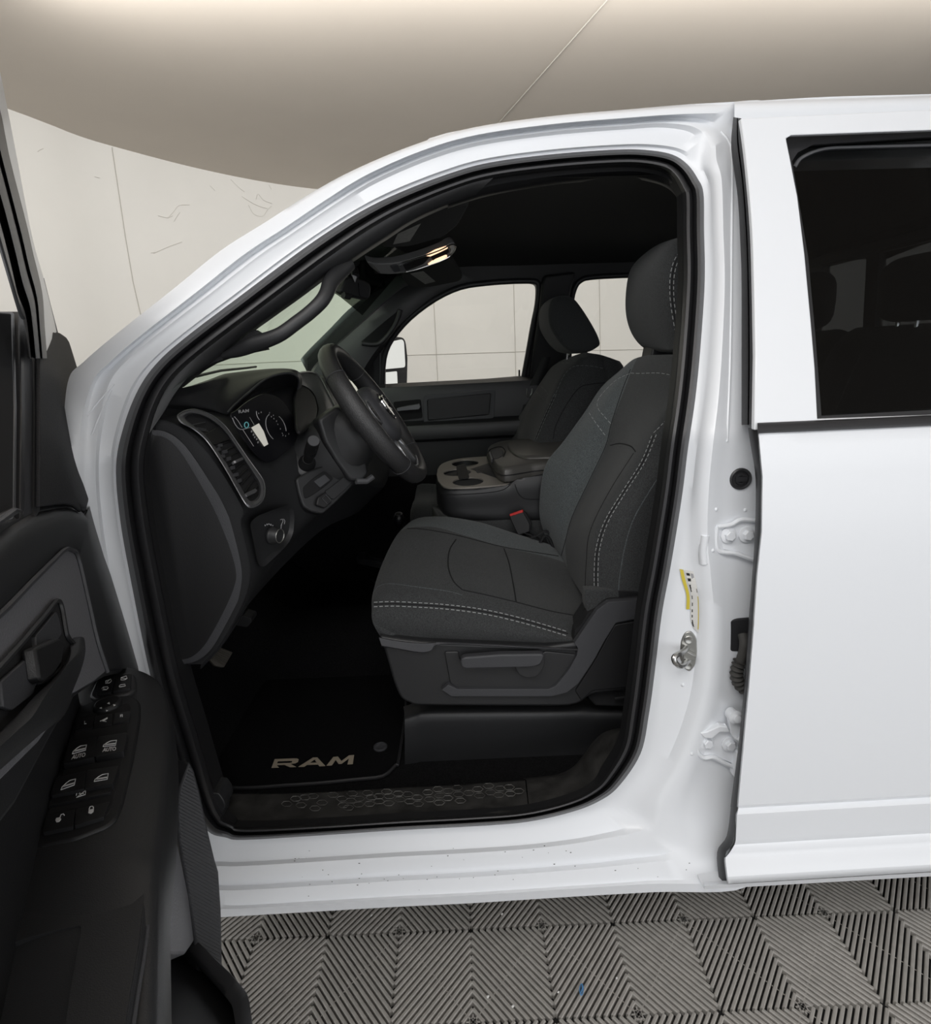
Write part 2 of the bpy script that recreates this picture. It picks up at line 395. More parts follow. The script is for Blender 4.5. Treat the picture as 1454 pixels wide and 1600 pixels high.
# the blue scrap on the tiles
sb = MB(); p = PZ(908, 1546, 0.004)
pts = [p + Vector((math.cos(a)*.004+math.sin(a)*.003, math.sin(a)*.012, 0.001*math.sin(2*a))) for a in [k*2*math.pi/14 for k in range(15)]]
sb.tube(pts, 0.0014, 6); sb.tube([p+Vector((-.004, -.009, 0)), p+Vector((0.002, .001, .001)), p+Vector((.004, .010, 0))], .0013, 6)
so = sb.build('plastic_scrap', M['blue']); tag(so, 'small bright blue plastic scrap lying on the ribbed floor tiles', 'litter')
k = 0
for x, y, r in ((784, 1428, .0035), (762, 1557, .004), (801, 1572, .004), (872, 1550, .003), (963, 1528, .003), (580, 1430, .003)):
    mb = MB(); p = PZ(x, y, .002)
    mb.ball(p, (r, .001, 0), (0, r*.8, .001), (0, 0, r*.55), 5, 7, e=1.2)
    o = mb.build('grit_crumb', M['labelw'])
    tag(o, 'pale crumb of grit lying on the ribbed grey floor tiles', 'grit', 'grit crumbs on the floor')
# ------------------------------------------------------------------ the pickup truck: one thing, everything on it is a part
TR = empty('pickup_truck', (0.6, 1.0, 0.0))
tag(TR, 'white crew cab pickup truck with open front door and dark grey cloth seats', 'truck')
RINGW = [(381,1312),(352,1308),(326,1299),(300,1262),(268,1165),(236,1057),(205,906),(188,809),(182,728),(194,666),(217,608),(248,565),(296,523),(378,461),(447,409),(500,371),(560,333),(620,303),(700,272),(766,254),(865,241),(964,234),(1013,235),(1050,242),(1073,257),(1089,279),(1098,302),(1099,360),(1100,440),(1093,547),(1085,625),(1074,700),(1066,765),(1056,830),(1045,895),(1033,960),(1022,1050),(1013,1115),(1000,1177),(967,1227),(938,1250),(894,1268),(822,1284),(735,1291),(620,1297),(500,1305)]
RING0 = [(381,1431),(330,1434),(270,1437),(215,1400),(185,1250),(160,1090),(120,930),(105,820),(100,730),(100,650),(108,590),(130,566),(174,528),(270,452),(344,392),(413,348),(492,298),(560,262),(650,225),(740,199),(865,181),(980,171),(1060,164),(1130,160),(1190,157),(1200,170),(1204,230),(1206,350),(1210,450),(1213,555),(1215,640),(1216,720),(1216,790),(1214,860),(1210,920),(1205,985),(1198,1075),(1190,1150),(1182,1230),(1174,1310),(1165,1386),(1020,1394),(880,1402),(740,1411),(620,1417),(500,1424)]
ZONE = 'SSLLLLLLLLAAAAAAARRRRRRRBBBBBBBBBBBBBBBBSSSSSS'
FC = {26:.25,27:.27,28:.27,29:.27,30:.26,31:.25,32:.24,33:.27,34:.38,35:.48,36:.50,37:.46,38:.36,39:.28,40:.25}
PROF = dict(
 S=[(0,.10),(.04,.097),(.08,.092),(.29,.066),(.345,.048),(.40,.045),(.60,.038),(.66,.018),(.86,.006),(.90,-.004),(1,.004)],
 A=[(0,.10),(.08,.096),(.11,.078),(.36,.062),(.44,.044),(.48,.046),(.54,.074),(.60,.066),(.645,.012),(.88,.010),(1,.028)],
 R=[(0,.10),(.08,.096),(.13,.080),(.50,.062),(.60,.044),(.64,.046),(.69,.070),(.74,.062),(.79,.012),(.90,.010),(1,.040)],
 L=[(0,.10),(.06,.098),(.12,.088),(.34,.076),(.40,.058),(.46,.056),(.58,.050),(.64,.044),(.72,.030),(.85,.020),(1,.03)])
for _z, _k in (('A', .34), ('R', .55), ('L', .75), ('S', .75)): PROF[_z] = [(f, .10-(.10-o)*_k) for f, o in PROF[_z]]
def prof(i):
    z = ZONE[i]
    if z != 'B': return PROF[z]
    f = FC.get(i, .25)
    return [(0,.10),(.05,.098),(.10,.092),(f-.14,.087),(f-.06,.070),(f+.02,.064),(f+.11,.077),(f+.20,.084),(.80,.088),(.92,.088),(1,.088)]
PR = [prof(i) for i in range(len(RINGW))]
for i in range(len(RINGW)):             # soften where one zone's section turns into the next
    a, b, c = prof(i-1), prof(i), prof((i+1) % len(RINGW))
    PR[i] = [((p[0]+2*q[0]+r[0])/4, (p[1]+2*q[1]+r[1])/4) for p, q, r in zip(a, b, c)]
nW = len(RINGW)
ctrl = []
for i in range(nW):
    w, r = RINGW[i], RING0[i]
    ctrl.append([c for f, o in PR[i] for c in (w[0]+(r[0]-w[0])*f, w[1]+(r[1]-w[1])*f, o)])
fine = cr(ctrl, 6, True)
body = MB(); rows = []
for r in fine:
    row = [PS(r[3*j], r[3*j+1], r[3*j+2]) for j in range(len(r)//3)]
    row.append(row[-1] + Vector((0, 0.08, 0.0))); rows.append(row)
body.grid(rows, True, False)
bodyb = body.bvh()
# pressed details of the pillar: crease, swage bosses and dimples
def ontube(mb, b, path, r, lift=0.0, mi=0, seg=8, k=5):
    pts = [q for q in (hit(b, x, y, lift) for x, y in cr(path, k)) if q]
    if len(pts) > 1: mb.tube(pts, r, seg, mi)
ontube(body, bodyb, [(1126, 206), (1138, 222), (1143, 250), (1142, 400), (1140, 560), (1135, 690)], .003, -.0015)
ontube(body, bodyb, [(1101, 836), (1098, 860), (1099, 880)], .009, -.005)
for x, y, r in ((1118, 796, .004), (1164, 797, .004), (1113, 860, .004), (1080, 1178, .004), (1066, 1070, .004)):
    q = hit(bodyb, x, y); body.ball(q, (r, 0, 0), (0, r*.7, 0), (0, 0, r), 6, 8)
ontube(body, bodyb, [(136, 650), (155, 626), (178, 600)], .0016, 0)
ontube(body, bodyb, [(143, 680), (155, 650), (174, 609)], .0016, 0)
body.build('body_side', M['paint'], TR, smooth=50)
# rail above the rear door, roof skin, far rail
roof = MB()
top_px = [(130,566),(174,528),(270,452),(344,392),(413,348),(492,298),(560,262),(650,225),(740,199),(865,181),(980,171),(1060,164),(1130,160),(1190,157),(1300,151),(1454,147),(1650,141),(1850,136)]
tops = [PS(x, y, .067 if x > 540 else .064) for x, y in top_px]
YC = 0.97
rr = []
for p in [Vector(q) for q in cr(tops, 3)]:
    row = []
    for t in (0, .03, .08, .2, .5, .8, .92, .97, 1.0):
        y = p.y + (2*YC-2*p.y)*t
        crown = 0.055*(1-(2*t-1)**2)**0.8 + (0.003 if 0 < t < 1 else 0)
        row.append(Vector((p.x + (0.0 if p.z > 1.92 else -0.10*(1-(2*t-1)**2)), y, p.z + crown*(1 if p.z > 1.9 else 0.3))))
    rr.append(row)
i0 = next(i for i, r in enumerate(rr) if r[0].z > 1.90)
roof.grid(rr[i0:])
roof.grid([[r[-1], r[-1]-Vector((0, .06, -.004)), r[-1]+Vector((0, .05, -.06))] for r in rr[:i0+1]])
roof.build('roof_panel', M['paint'], TR, smooth=50, solid=.012)
rail = MB(); rows = []
for t in [i/12 for i in range(13)]:
    x = 1147+(1850-1147)*t; yt = 159-(x-1147)*.034
    yb = 180-(x-1147)*.033
    rows.append([PS(x, yt, .067), PS(x, yt+3, .057), PS(x, yt+(yb-yt)*.35, .0505), PS(x, yt+(yb-yt)*.75, .050), PS(x, yb-1, .053), PS(x, yb+12, .06)])
rail.grid(rows); rail.build('roof_rail', M['paint'], TR, smooth=50)
# rocker under the rear door
sk = MB(); rows = []
for t in [i/10 for i in range(11)]:
    x = 1100+(1750-1100)*t; y0 = 1376-(x-1135)*.060; y1 = 1389-(x-1110)*.0575
    rows.append([PS(x, y0-40, .07), PS(x, y0-2, .06), PS(x, y0, .012), PS(x, (y0+y1)/2, -.003), PS(x, y1, .003), PS(x, y1, .003)+Vector((0, .08, 0))])
sk.grid(rows); sk.build('rocker_panel', M['paint'], TR, smooth=40)
# grimy specks along the sill
spk = MB()
for _ in range(46):
    x = random.uniform(400, 1110); y = random.choice([1330, 1372, 1362, 1386-(x-400)*.03, 1345])+random.uniform(-8, 14)-(x-620)*.02
    q = hit(bodyb, x, y, .0008)
    if q:
        r = random.uniform(.0005, .0014); spk.ball(q, (r*random.uniform(.8, 2), 0, 0), (0, .0004, 0), (0, 0, r*.8), 4, 6)
so_ = spk.build('dirt_specks', M['dusty'], TR); so_['kind'] = 'stuff'
# ------------------------------------------------------------------ weatherstrip round the opening, two bulbs on one carrier
def inward(poly, dist):
    n = len(poly); out = []
    A = sum(poly[i][0]*poly[(i+1) % n][1]-poly[(i+1) % n][0]*poly[i][1] for i in range(n))
    for i in range(n):
        a, b = Vector(poly[i-1]), Vector(poly[(i+1) % n]); t = (b-a).normalized()
        nn = Vector((-t.y, t.x))*(1 if A > 0 else -1)
        d = dist[i] if isinstance(dist, (list, tuple)) else dist
        out.append(Vector(poly[i]) + nn*d)
    return out
WID = {'S': 16, 'L': 44, 'A': 34, 'R': 24, 'B': 33}
wid = [WID[z] for z in ZONE]
for _ in range(3): wid = [(wid[i-1]+2*wid[i]+wid[(i+1) % nW])/4 for i in range(nW)]
fineW = cr([(*RINGW[i], wid[i]) for i in range(nW)], 6, True)
polyW = [(a, b) for a, b, _ in fineW]; widW = [c for _, _, c in fineW]
loops = []
for f, o in ((-.06, .108), (.06, .085), (.18, .070), (.32, .072), (.44, .092), (.50, .100), (.54, .090), (.66, .080), (.80, .082), (.92, .098), (1.0, .115)):
    L = inward(polyW, [w*f for w in widW]); loops.append([PS(p.x, p.y, o) for p in L])
ws = MB(); ws.grid([[loops[j][i] for j in range(len(loops))] for i in range(len(polyW))], True, False)
ws.build('weatherstrip', M['rubber'], TR, smooth=60)
wsw = inward(polyW, widW)                   # inner edge of the strip in the photo
# inner return of the opening: trim that runs inwards from the strip
DEP = {'S': .02, 'L': .05, 'A': .05, 'R': .035, 'B': .03}
dep = [DEP[z] for z in ZONE]; depf = [c[0] for c in cr([(d,) for d in dep], 6, True)]
tr = MB(); rows = []
for i, p in enumerate(wsw):
    a = PS(p.x, p.y, .112); rows.append([a, a + Vector((0, depf[i]*.5, 0)), a + Vector((0, depf[i], 0))])
tr.grid(rows, True, False); tr.build('opening_trim', M['plasticd'], TR, smooth=60)
def seg_px(i0, i1, step=2):
    """inner strip edge between two control indices, in photo pixels"""
    return [(wsw[i].x, wsw[i].y) for i in range(i0*6, i1*6+1, step)]
# ------------------------------------------------------------------ rear door
RD = empty('rear_door', PS(1180, 1380, 0), TR)
XR = 1700
lp = [(1182,666,0),(1185,700,-.002),(1189,744,-.006),(1188,831,-.010),(1181,897,-.012),(1175,984,-.013),(1168,1072,-.012),(1160,1159,-.009),(1152,1245,-.004),(1151,1259,-.003),(1151,1263,.006),(1149,1273,-.002),(1149,1276,-.002),(1147,1312,.005),(1146,1317,.005),(1145,1320,.009),(1142,1325,.006),(1137,1333,.004),(1131,1340,.001),(1131,1346,-.004),(1134,1370,-.020),(1136,1381,-.022)]
dr = MB(); rows = []
for x, y, o in lp:
    sl = -.044 - (y-666)*.0000225; row = []
    for t in (0, .004, .02, .12, .3, .6, 1.0):
        X = x+(XR-x)*t; row.append(PS(X, y+sl*(X-x), o + (.010 if t == 0 else .0)))
    rows.append(row)
dr.grid(rows)
drb = dr.bvh()
dr.build('door_skin', M['paint'], RD, smooth=28, solid=.02)
# upper frame
T0 = (0, 0, 1.3); TN = (0, -1, .40)
fo_ = [(1157,185),(1162,219),(1168,272),(1175,358),(1178,450),(1180,557),(1178,672),(1277,670),(1700,652),(1700,160)]
fi_ = [(1229,222),(1228,216),(1236,211),(1454,203),(1640,196),(1660,420),(1665,634),(1454,649),(1277,655),(1273,575),(1267,504),(1257,397),(1246,308),(1235,251)]
fr = MB(); off = Vector((0, .012, 0))
def up(l, o=0.0): return [PP(x, y, Vector(T0)+Vector((0, o, 0)), TN) for x, y in l]
fr.solid([up(cr(fo_[:6], 4)+fo_[6:]), up(fi_)], off)
fr.build('window_frame', M['paint'], RD, smooth=30, bevel=.003)
# black edge seal in front of the skin
sl_out = [(1157,185),(1162,219),(1168,272),(1175,358),(1178,450),(1180,557),(1178,664)]
sl_in = [(1146,183),(1143,233),(1153,308),(1157,380),(1159,440),(1159,557),(1159,664)]
se = MB()
fa = cr([(*a, *b) for a, b in zip(sl_in, sl_out)], 5)
se.grid([[PS(r[0]-1, r[1], .075), PS(r[0], r[1], .045), PS(r[0]+(r[2]-r[0])*.45, r[1]+(r[3]-r[1])*.45, .030), PS(r[0]+(r[2]-r[0])*.5, r[1]+(r[3]-r[1])*.5, .045), PS(r[0]+(r[2]-r[0])*.58, r[1]+(r[3]-r[1])*.58, .026), PS(r[2]+1, r[3], .012)] for r in fa])
ls_out = [(1182,668),(1184,700),(1189,744),(1188,831),(1181,897),(1175,984),(1168,1072),(1160,1159),(1151,1251),(1149,1269),(1142,1317),(1131,1336),(1136,1380)]
ls_in = [(1168,668),(1173,700),(1180,750),(1179,831),(1175,897),(1168,984),(1162,1072),(1154,1159),(1142,1251),(1141,1265),(1135,1306),(1120,1331),(1122,1376)]
fa = cr([(*a, *b) for a, b in zip(ls_in, ls_out)], 4)
se.grid([[PS(r[0], r[1], .060), PS(r[0]+1, r[1], .030), PS(r[0]+(r[2]-r[0])*.6, r[1]+(r[3]-r[1])*.6, .016), PS(r[2]+2, r[3], .008)] for r in fa])
se.build('door_seal', M['rubber'], RD, smooth=50)
mo = MB()
rows = []
for t in [i/8 for i in range(9)]:
    x = 1183+(1700-1183)*t; y = 661-(x-1182)*.044; rows.append([PS(x, y-1, .012), PS(x, y, -.004), PS(x, y+5, -.010), PS(x, y+12, -.010), PS(x, y+16, -.004), PS(x, y+17, .008)])
mo.grid(rows); mo.add(rows[0], [tuple(range(6))]); mo.build('belt_molding', M['rubber'], RD, smooth=40)
rn = MB()                                   # dark glass run inside the frame
rn.solid([up([(1222,205),(1700,185),(1700,640),(1272,664)], .034), up([(1237,252),(1246,238),(1270,226),(1454,214),(1640,208),(1655,630),(1283,650),(1273,520),(1262,400)], .034)], (0, .02, 0))
rn.tube([PP(x, y, Vector(T0)+Vector((0, .045, 0)), TN) for x, y in cr([(1240, 262), (1252, 247), (1286, 234), (1340, 231), (1454, 228), (1640, 222)], 5)], .0045, 8, 1)
rn.build('glass_run', [M['rubber'], M['graphite']], RD, smooth=40)
g = MB(); g.solid([up([(1226,212),(1680,190),(1690,640),(1272,664)], .042)], (0, .004, 0)); g.build('window_glass', M['gdark'], RD, smooth=0)
# ------------------------------------------------------------------ hardware on the pillar
def pl(x, y, o): # pillar plane point
    return hit(bodyb, x, y, o)
hb = MB()                                   # round plug
c0 = pl(1156, 748, 0); hb.lathe(c0, (0, -1, 0), [(-.004, .0215), (.003, .0215), (.005, .019), (.004, .016), (.001, .015), (.001, .012), (.004, .011), (.004, .007), (.001, .006)], 28)
hb.box(c0+Vector((0, -.004, 0)), (.011, 0, 0), (0, .002, 0), (0, 0, .005)); hb.build('rubber_plug', M['rubber'], TR, smooth=40)
def hinge(base_px, tabs, bolts, off):
    root = empty('door_hinge', pl(*base_px, 0), TR)
    c = pl(*base_px, 0); pln = (c+Vector((0, -off, 0)), Vector((0, -1, .0)))
    plate('hinge_leaf', tabs[0], pln, .010, M['paint'], root, bevel=.0025)
    for t in tabs[1:]:
        mb = MB(); mb.tube([PP(x, y, pln[0], pln[1]) - Vector((0, .004, 0)) for x, y in cr(t, 4)], .0045, 8); mb.build('hinge_flange', M['paint'], root)
    for x, y in bolts:
        mb = MB(); b0 = PP(x, y, *pln); ax = Vector((.12, -1, .05))
        mb.lathe(b0, ax, [(0, .0165), (.003, .0165), (.004, .014)], 20)
        mb.lathe(b0, ax, [(.003, .0105), (.011, .0105), (.0125, .009), (.0125, .004)], 6)
        mb.build('hinge_bolt', M['paint'], root, smooth=25)
    return root, pln
h1, p1 = hinge((1150, 835), [[(1119,820),(1140,818),(1160,811),(1186,815),(1190,880),(1172,872),(1155,864),(1122,858),(1117,845)], [(1119,822),(1140,819),(1156,811),(1182,813)], [(1118,822),(1117,845),(1122,860),(1145,863),(1160,868),(1178,874)]], [(1137,836),(1165,835)], .004)
h2, p2 = hinge((1125, 1160), [[(1088,1160),(1096,1148),(1120,1138),(1150,1135),(1160,1165),(1150,1196),(1128,1188),(1112,1181),(1097,1182),(1088,1172)], [(1089,1140),(1093,1141),(1108,1148),(1120,1138),(1132,1131)], [(1088,1163),(1089,1174),(1098,1182),(1113,1181),(1128,1189),(1143,1196)]], [(1103,1159),(1138,1162)], .006)
mb = MB(); q = PP(1142, 1122, *p2) - Vector((0, .02, 0))
def hp(x, y, d=0.0): return PP(x, y, *p2) - Vector((0, .014+d, 0))
mb.solid([[hp(*p) for p in [(1089,1139),(1100,1137),(1120,1128),(1132,1130),(1136,1138),(1120,1138),(1108,1148),(1096,1147)]]], (0, .014, 0))
mb.build('hinge_strap', M['paint'], h2, bevel=.002)
mb = MB(); mb.solid([[hp(*p) for p in [(1134,1120),(1150,1116),(1158,1124),(1156,1150),(1148,1157),(1140,1146),(1136,1138)]]], (0, .012, 0)); mb.tube([hp(1147, 1148, .004), hp(1152, 1138, .008), hp(1157, 1132, .006)], .004, 8); mb.tube([hp(1142, 1144, .003), hp(1150, 1150, .006)], .003, 8); mb.build('check_link', M['paint'], h2, bevel=.002)
mb = MB(); mb.lathe(hp(1141, 1112), (0.1, -1, .1), [(-.012, .013), (.004, .0145), (.008, .0145), (.010, .009), (.016, .008), (.017, .004)], 18); mb.build('hinge_pin', M['paint'], h2, smooth=30)
mb = MB(); mb.solid([[hp(*p) for p in [(1146,1168),(1158,1166),(1156,1200),(1150,1218),(1141,1206)]]], (0, .02, 0)); mb.build('hinge_stop', M['paint'], h2, bevel=.003)
# wiring boot
wb_ = empty('wiring_boot', pl(1150, 990, 0), TR)
cpl = (pl(1150, 990, 0)+Vector((0, -.003, 0)), Vector((0, -1, 0)))
plate('boot_flange', rounded([(1134,972),(1150,967),(1190,966),(1190,1016),(1140,1019),(1131,1008)], 9), cpl, .012, M['rubber'], wb_, bevel=.003)
def bp(x, y, d): return PP(x, y, *cpl) - Vector((0, d, 0))
mb = MB(); mb.tube([bp(x, y, d) for x, y, d in cr([(1158, 990, .004), (1157, 998, .014), (1155, 1012, .016), (1152, 1026, .014), (1150, 1032, .014)], 4)], [.0095]*17, 12); mb.build('boot_neck', M['dusty'], wb_)
pth = cr([(1150, 1028, .014), (1146, 1040, .014), (1146, 1054, .013), (1152, 1066, .012), (1163, 1074, .010), (1176, 1078, .006)], 12)
mb = MB(); mb.tube([bp(*p) for p in pth], [.0105+.0032*math.cos(i*2*math.pi/6) for i in range(len(pth))], 12); mb.build('bellows', M['dusty'], wb_, smooth=80)
# door latch striker
st = empty('latch_striker', pl(1075, 1020, 0), TR)
spl = on_surface(bodyb, [(1066,990),(1085,990),(1088,1040),(1070,1040)], .002)
plate('striker_plate', rounded([(1064,1000),(1070,988),(1080,986),(1088,997),(1089,1020),(1086,1040),(1077,1051),(1068,1044),(1061,1026)], 5), spl, .006, M['zinc'], st, bevel=.002)
def sp(x, y, d): return PP(x, y, *spl) + spl[1]*d
mb = MB(); mb.tube([sp(x, y, d) for x, y, d in cr([(1073, 1012, 0), (1064, 1011, .020), (1053, 1009, .036), (1046, 1012, .044), (1049, 1020, .044), (1058, 1028, .034), (1068, 1029, .018), (1077, 1028, 0)], 5)], .0058, 10); mb.build('striker_loop', M['metal'], st)
mb = MB(); mb.solid([[sp(1066, 1010, .001), sp(1086, 1021, .001), sp(1084, 1028, .001), sp(1064, 1026, .001)]], spl[1]*.012); mb.build('striker_web', M['zinc'], st, bevel=.002)
for x, y in ((1075, 999), (1074, 1039)):
    mb = MB(); mb.lathe(sp(x, y, 0), spl[1], [(0, .009), (.003, .009), (.004, .0075), (.002, .004)], 16); mb.build('striker_screw', M['zinc'], st)
# tyre and load label
lb = MB()
def lab(poly, mi, lift):
    pts = [hit(bodyb, x, y, lift) for x, y in poly]
    if all(pts): lb.add(pts, [tuple(range(len(pts)))], mi)
Lc = cr([(1066, 890, 1083, 893), (1070, 908, 1087, 909), (1076, 930, 1091, 932), (1076, 952, 1092, 952), (1076, 968, 1092, 970), (1081, 980, 1091, 989)], 4)
def lq(a, b, u0, u1, mi, lift):
    L = len(Lc)-1
    lift *= 2.2
    for i in range(int(a*L), max(int(a*L)+1, int(b*L))):
        r, s = Lc[i], Lc[min(i+1, L)]
        f = lambda q, u: (q[0]+(q[2]-q[0])*u, q[1]+(q[3]-q[1])*u)
        lab([f(r, u0), f(r, u1), f(s, u1), f(s, u0)], mi, lift)
lq(0, 1, .18, 1, 0, .0012); lq(0, .62, -.30, .14, 0, .0012)
lq(.02, .62, -.26, .06, 1, .0018); lq(.42, .97, .66, .96, 1, .0018)
for k in range(9): lq(.06+k*.095, .07+k*.095+.03, .28, .58, 2, .0018)
for k in range(5): lq(.06+k*.07, .08+k*.07, .66, .92, 3, .0018)
lq(.30, .38, .66, .94, 2, .0018); lq(.86, .95, .22, .5, 2, .0018)
lb.build('load_label', [M['labelw'], M['yellow'], M['black'], M['printg']], TR, smooth=0)
# ------------------------------------------------------------------ nose of the truck (seen only through the windscreen)
hd = MB(); rows = []
for x, z in ((-.84, 1.345), (-1.1, 1.350), (-1.6, 1.335), (-2.0, 1.30), (-2.15, 1.22), (-2.18, 1.0)):
    rows.append([Vector((x, y, z-(abs(y-.95)/.95)**4*.10)) for y in (.06, .16, .3, .6, .95, 1.3, 1.6, 1.74, 1.84)])
hd.grid(dense(rows, 3, 2)); hd.build('hood', M['paint'], TR, smooth=50, solid=.01)
fe = MB(); rows = []
for x in (-.72, -1.0, -1.5, -2.0, -2.15):
    rows.append([Vector((x, y, z)) for y, z in ((.07, 1.31), (.02, 1.26), (.0, 1.1), (.0, .85), (.02, .62))])
fe.grid(dense(rows, 3, 3)); fe.build('front_fender', M['paint'], TR, smooth=50, solid=.01)
cw = MB(); cw.grid([[Vector((-.60-.13*(1-(2*t-1)**2), .15+1.6*t, 1.385)), Vector((-.74-.16*(1-(2*t-1)**2), .12+1.66*t, 1.365)), Vector((-.86, .1+1.7*t, 1.345))] for t in [i/8 for i in range(9)]])
cw.tube([PY(306, 588, .35), PY(345, 579, .6), PY(385, 575, .9), PY(400, 573, 1.1)], .0035, 6)
cw.build('cowl_panel', M['plasticd'], TR, smooth=40)
# ------------------------------------------------------------------ windscreen
near = [(270, 612, .15), (330, 560, .20), (400, 505, .27), (480, 445, .36), (580, 375, .48), (660, 325, .56)]
far = [(468, 592, 1.70), (505, 556, 1.68), (548, 517, 1.65), (590, 480, 1.60), (650, 428, 1.50), (700, 385, 1.42)]
wi = []
for a, b in zip(near, far):
    p, q = PY(*a), PY(*b)
    wi.append([p*(1-t)+q*t + Vector((-.14, 0, 0))*(1-(2*t-1)**2) for t in [i/10 for i in range(11)]])
wi = dense(wi, 4, 1)
g = MB(); g.grid(wi); wib = g.bvh(); g.build('windshield', M['gwind'], TR, smooth=80)
# shade band with mirror behind the header
bd = MB(); up_, lo_ = [(505,432),(545,412),(585,408),(632,438)], [(505,448),(527,461),(545,475),(573,499)]
rows = []
for a, b in zip(cr(up_, 4), cr(lo_, 4)):
    rows.append([hit(wib, a[0]+(b[0]-a[0])*t, a[1]+(b[1]-a[1])*t, .004) for t in (0, .2, .4, .6, .8, 1.0)])
rows = [r for r in rows if all(r)]
print('BAND rows', len(rows)); bd.grid(rows); bd.build('shade_band', M['gband'], TR, smooth=80)
# ------------------------------------------------------------------ shell of the cab: floor, firewall, rear wall, far side
fl = MB()
ZF = .415
fl.grid([[Vector((x, y, ZF + (.13*math.exp(-((y-1.0)/.17)**4)) + max(0, (-.66-x))*.9)) for y in [.13+.05*i for i in range(34)]] for x in (-1.0, -.85, -.74, -.66, -.5, -.2, .1, .5, 1.0, 1.5, 1.9)])
fl.grid([[Vector((-1.0, 1.645, .40)), Vector((-1.0, 1.645, .93))], [Vector((1.7, 1.645, .40)), Vector((1.7, 1.645, .93))]])
fl.grid([[Vector((-1.0, .14, .40)), Vector((-1.0, .14, .80))], [Vector((-.66, .14, .40)), Vector((-.62, .14, .80))]])
fl.build('cab_carpet', M['carpet'], TR, smooth=60)
fw = MB(); fw.grid([[Vector((-.98, .12, ZF)), Vector((-.98, 1.78, ZF))], [Vector((-.96, .12, .9)), Vector((-.96, 1.78, .9))], [Vector((-.84, .12, 1.33)), Vector((-.84, 1.78, 1.33))]])
fw.build('firewall', M['carpet'], TR)
# far side frame with both window openings
FP0, FN = Vector((0, 1.74, 1.34)), Vector((0, -1, -.28))
def fp(l, d=0.0): return [PP(x, y, FP0+Vector((0, d, 0)), FN) for x, y in l]
win1 = cr([(597,604),(600,560),(612,530),(640,497),(680,467),(719,449),(759,442.5),(800,439.5),(827,439)], 3)+cr([(832,439.3),(838,441),(841,448),(839.5,473),(833,505),(825,550),(818,588)], 3)
win1 = win1 + [(700, 598)]
win2 = cr([(890,585),(889,520),(893,470),(899,448),(907,438.5),(923,433.5),(981,430),(1060,428),(1090,433),(1096,445),(1098,575)], 3)+[(1000,577)]
fs = MB(); fs.solid([fp([(480,640),(480,560),(560,480),(640,400),(760,385),(1250,365),(1250,640)]), fp(win1), fp(win2)], (0, .10, 0))
fs.build('cab_far_side', M['plasticd'], TR, smooth=30, bevel=.004)
gl = MB(); gl.solid([fp([(590,612),(590,540),(700,440),(850,430),(850,600)], .05)], (0, .004, 0)); gl.solid([fp([(885,590),(885,440),(1110,420),(1110,590)], .05)], (0, .004, 0))
PDR = empty('passenger_door', Vector((-.2, 1.7, .6)), TR)
g1 = MB(); g1.solid([fp([(588,612),(588,540),(700,436),(850,428),(850,604)], .05)], (0, .004, 0)); g1.build('window_glass', M['gclear'], PDR, smooth=0)
g2 = MB(); g2.solid([fp([(882,592),(882,440),(900,425),(1110,415),(1110,592)], .05)], (0, .004, 0)); g2.build('far_rear_glass', M['gclear'], TR, smooth=0)
mb = MB(); mb.tube(fp(win1[:-1], -.012), .012, 8); mb.build('window_seal', M['rubber'], PDR, smooth=60)
mb = MB(); mb.tube(fp(win2[:-1], -.012), .011, 8); mb.build('far_rear_seal', M['rubber'], TR, smooth=60)
# passenger door inner panel
dpl = (Vector((0, 1.66, 1)), Vector((0, -1, 0)))
mb = MB()
prof_ = [(1.70, 600), (1.665, 606), (1.655, 618), (1.66, 660), (1.645, 664), (1.60, 668), (1.59, 676), (1.60, 690), (1.65, 694), (1.655, 720), (1.655, 860)]
mb.grid([[PY(x, y-(x-600)*.052, Y) for Y, y in prof_] for x in (540, 600, 660, 720, 780, 840, 900, 960)])
pdb = mb.bvh(); mb.build('inner_panel', M['plastic'], PDR, smooth=40)
ipl = on_surface(pdb, [(668,622),(769,615),(769,646),(668,656)], .004)
plate('panel_insert', rounded([(667,623),(767,614),(764,648),(668,657)], 4), ipl, .01, M['plasticd'], PDR, bevel=.003)
mb = MB(); fr_ = lambda o: [(663+o,620+o),(772-o,610+o),(769-o,652-o),(664+o,662-o)]
mb.solid([[PP(x, y, ipl[0]+ipl[1]*.004, ipl[1]) for x, y in rounded(fr_(-2), 5)], [PP(x, y, ipl[0]+ipl[1]*.004, ipl[1]) for x, y in rounded(fr_(4), 4)]], -ipl[1]*.01); mb.build('insert_frame', M['plasticg'], PDR, bevel=.002)
plate('handle_recess', rounded([(614,628),(657,624),(660,653),(618,658)], 3), (ipl[0]+ipl[1]*.002, ipl[1]), .01, M['seamd'], PDR, bevel=.002)
mb = MB(); mb.solid([[PP(x, y, ipl[0]+ipl[1]*.03, ipl[1]) for x, y in rounded([(636,634),(655,631),(657,636),(654,640),(640,641),(620,643),(619,638)], 2)]], -ipl[1]*.012); mb.build('door_handle', M['graphite'], PDR, bevel=.002)
mb = MB(); mb.tube([PY(811, 588, 1.70), PY(811, 578, 1.70)], .004, 8); mb.build('lock_pin', M['plasticd'], PDR)
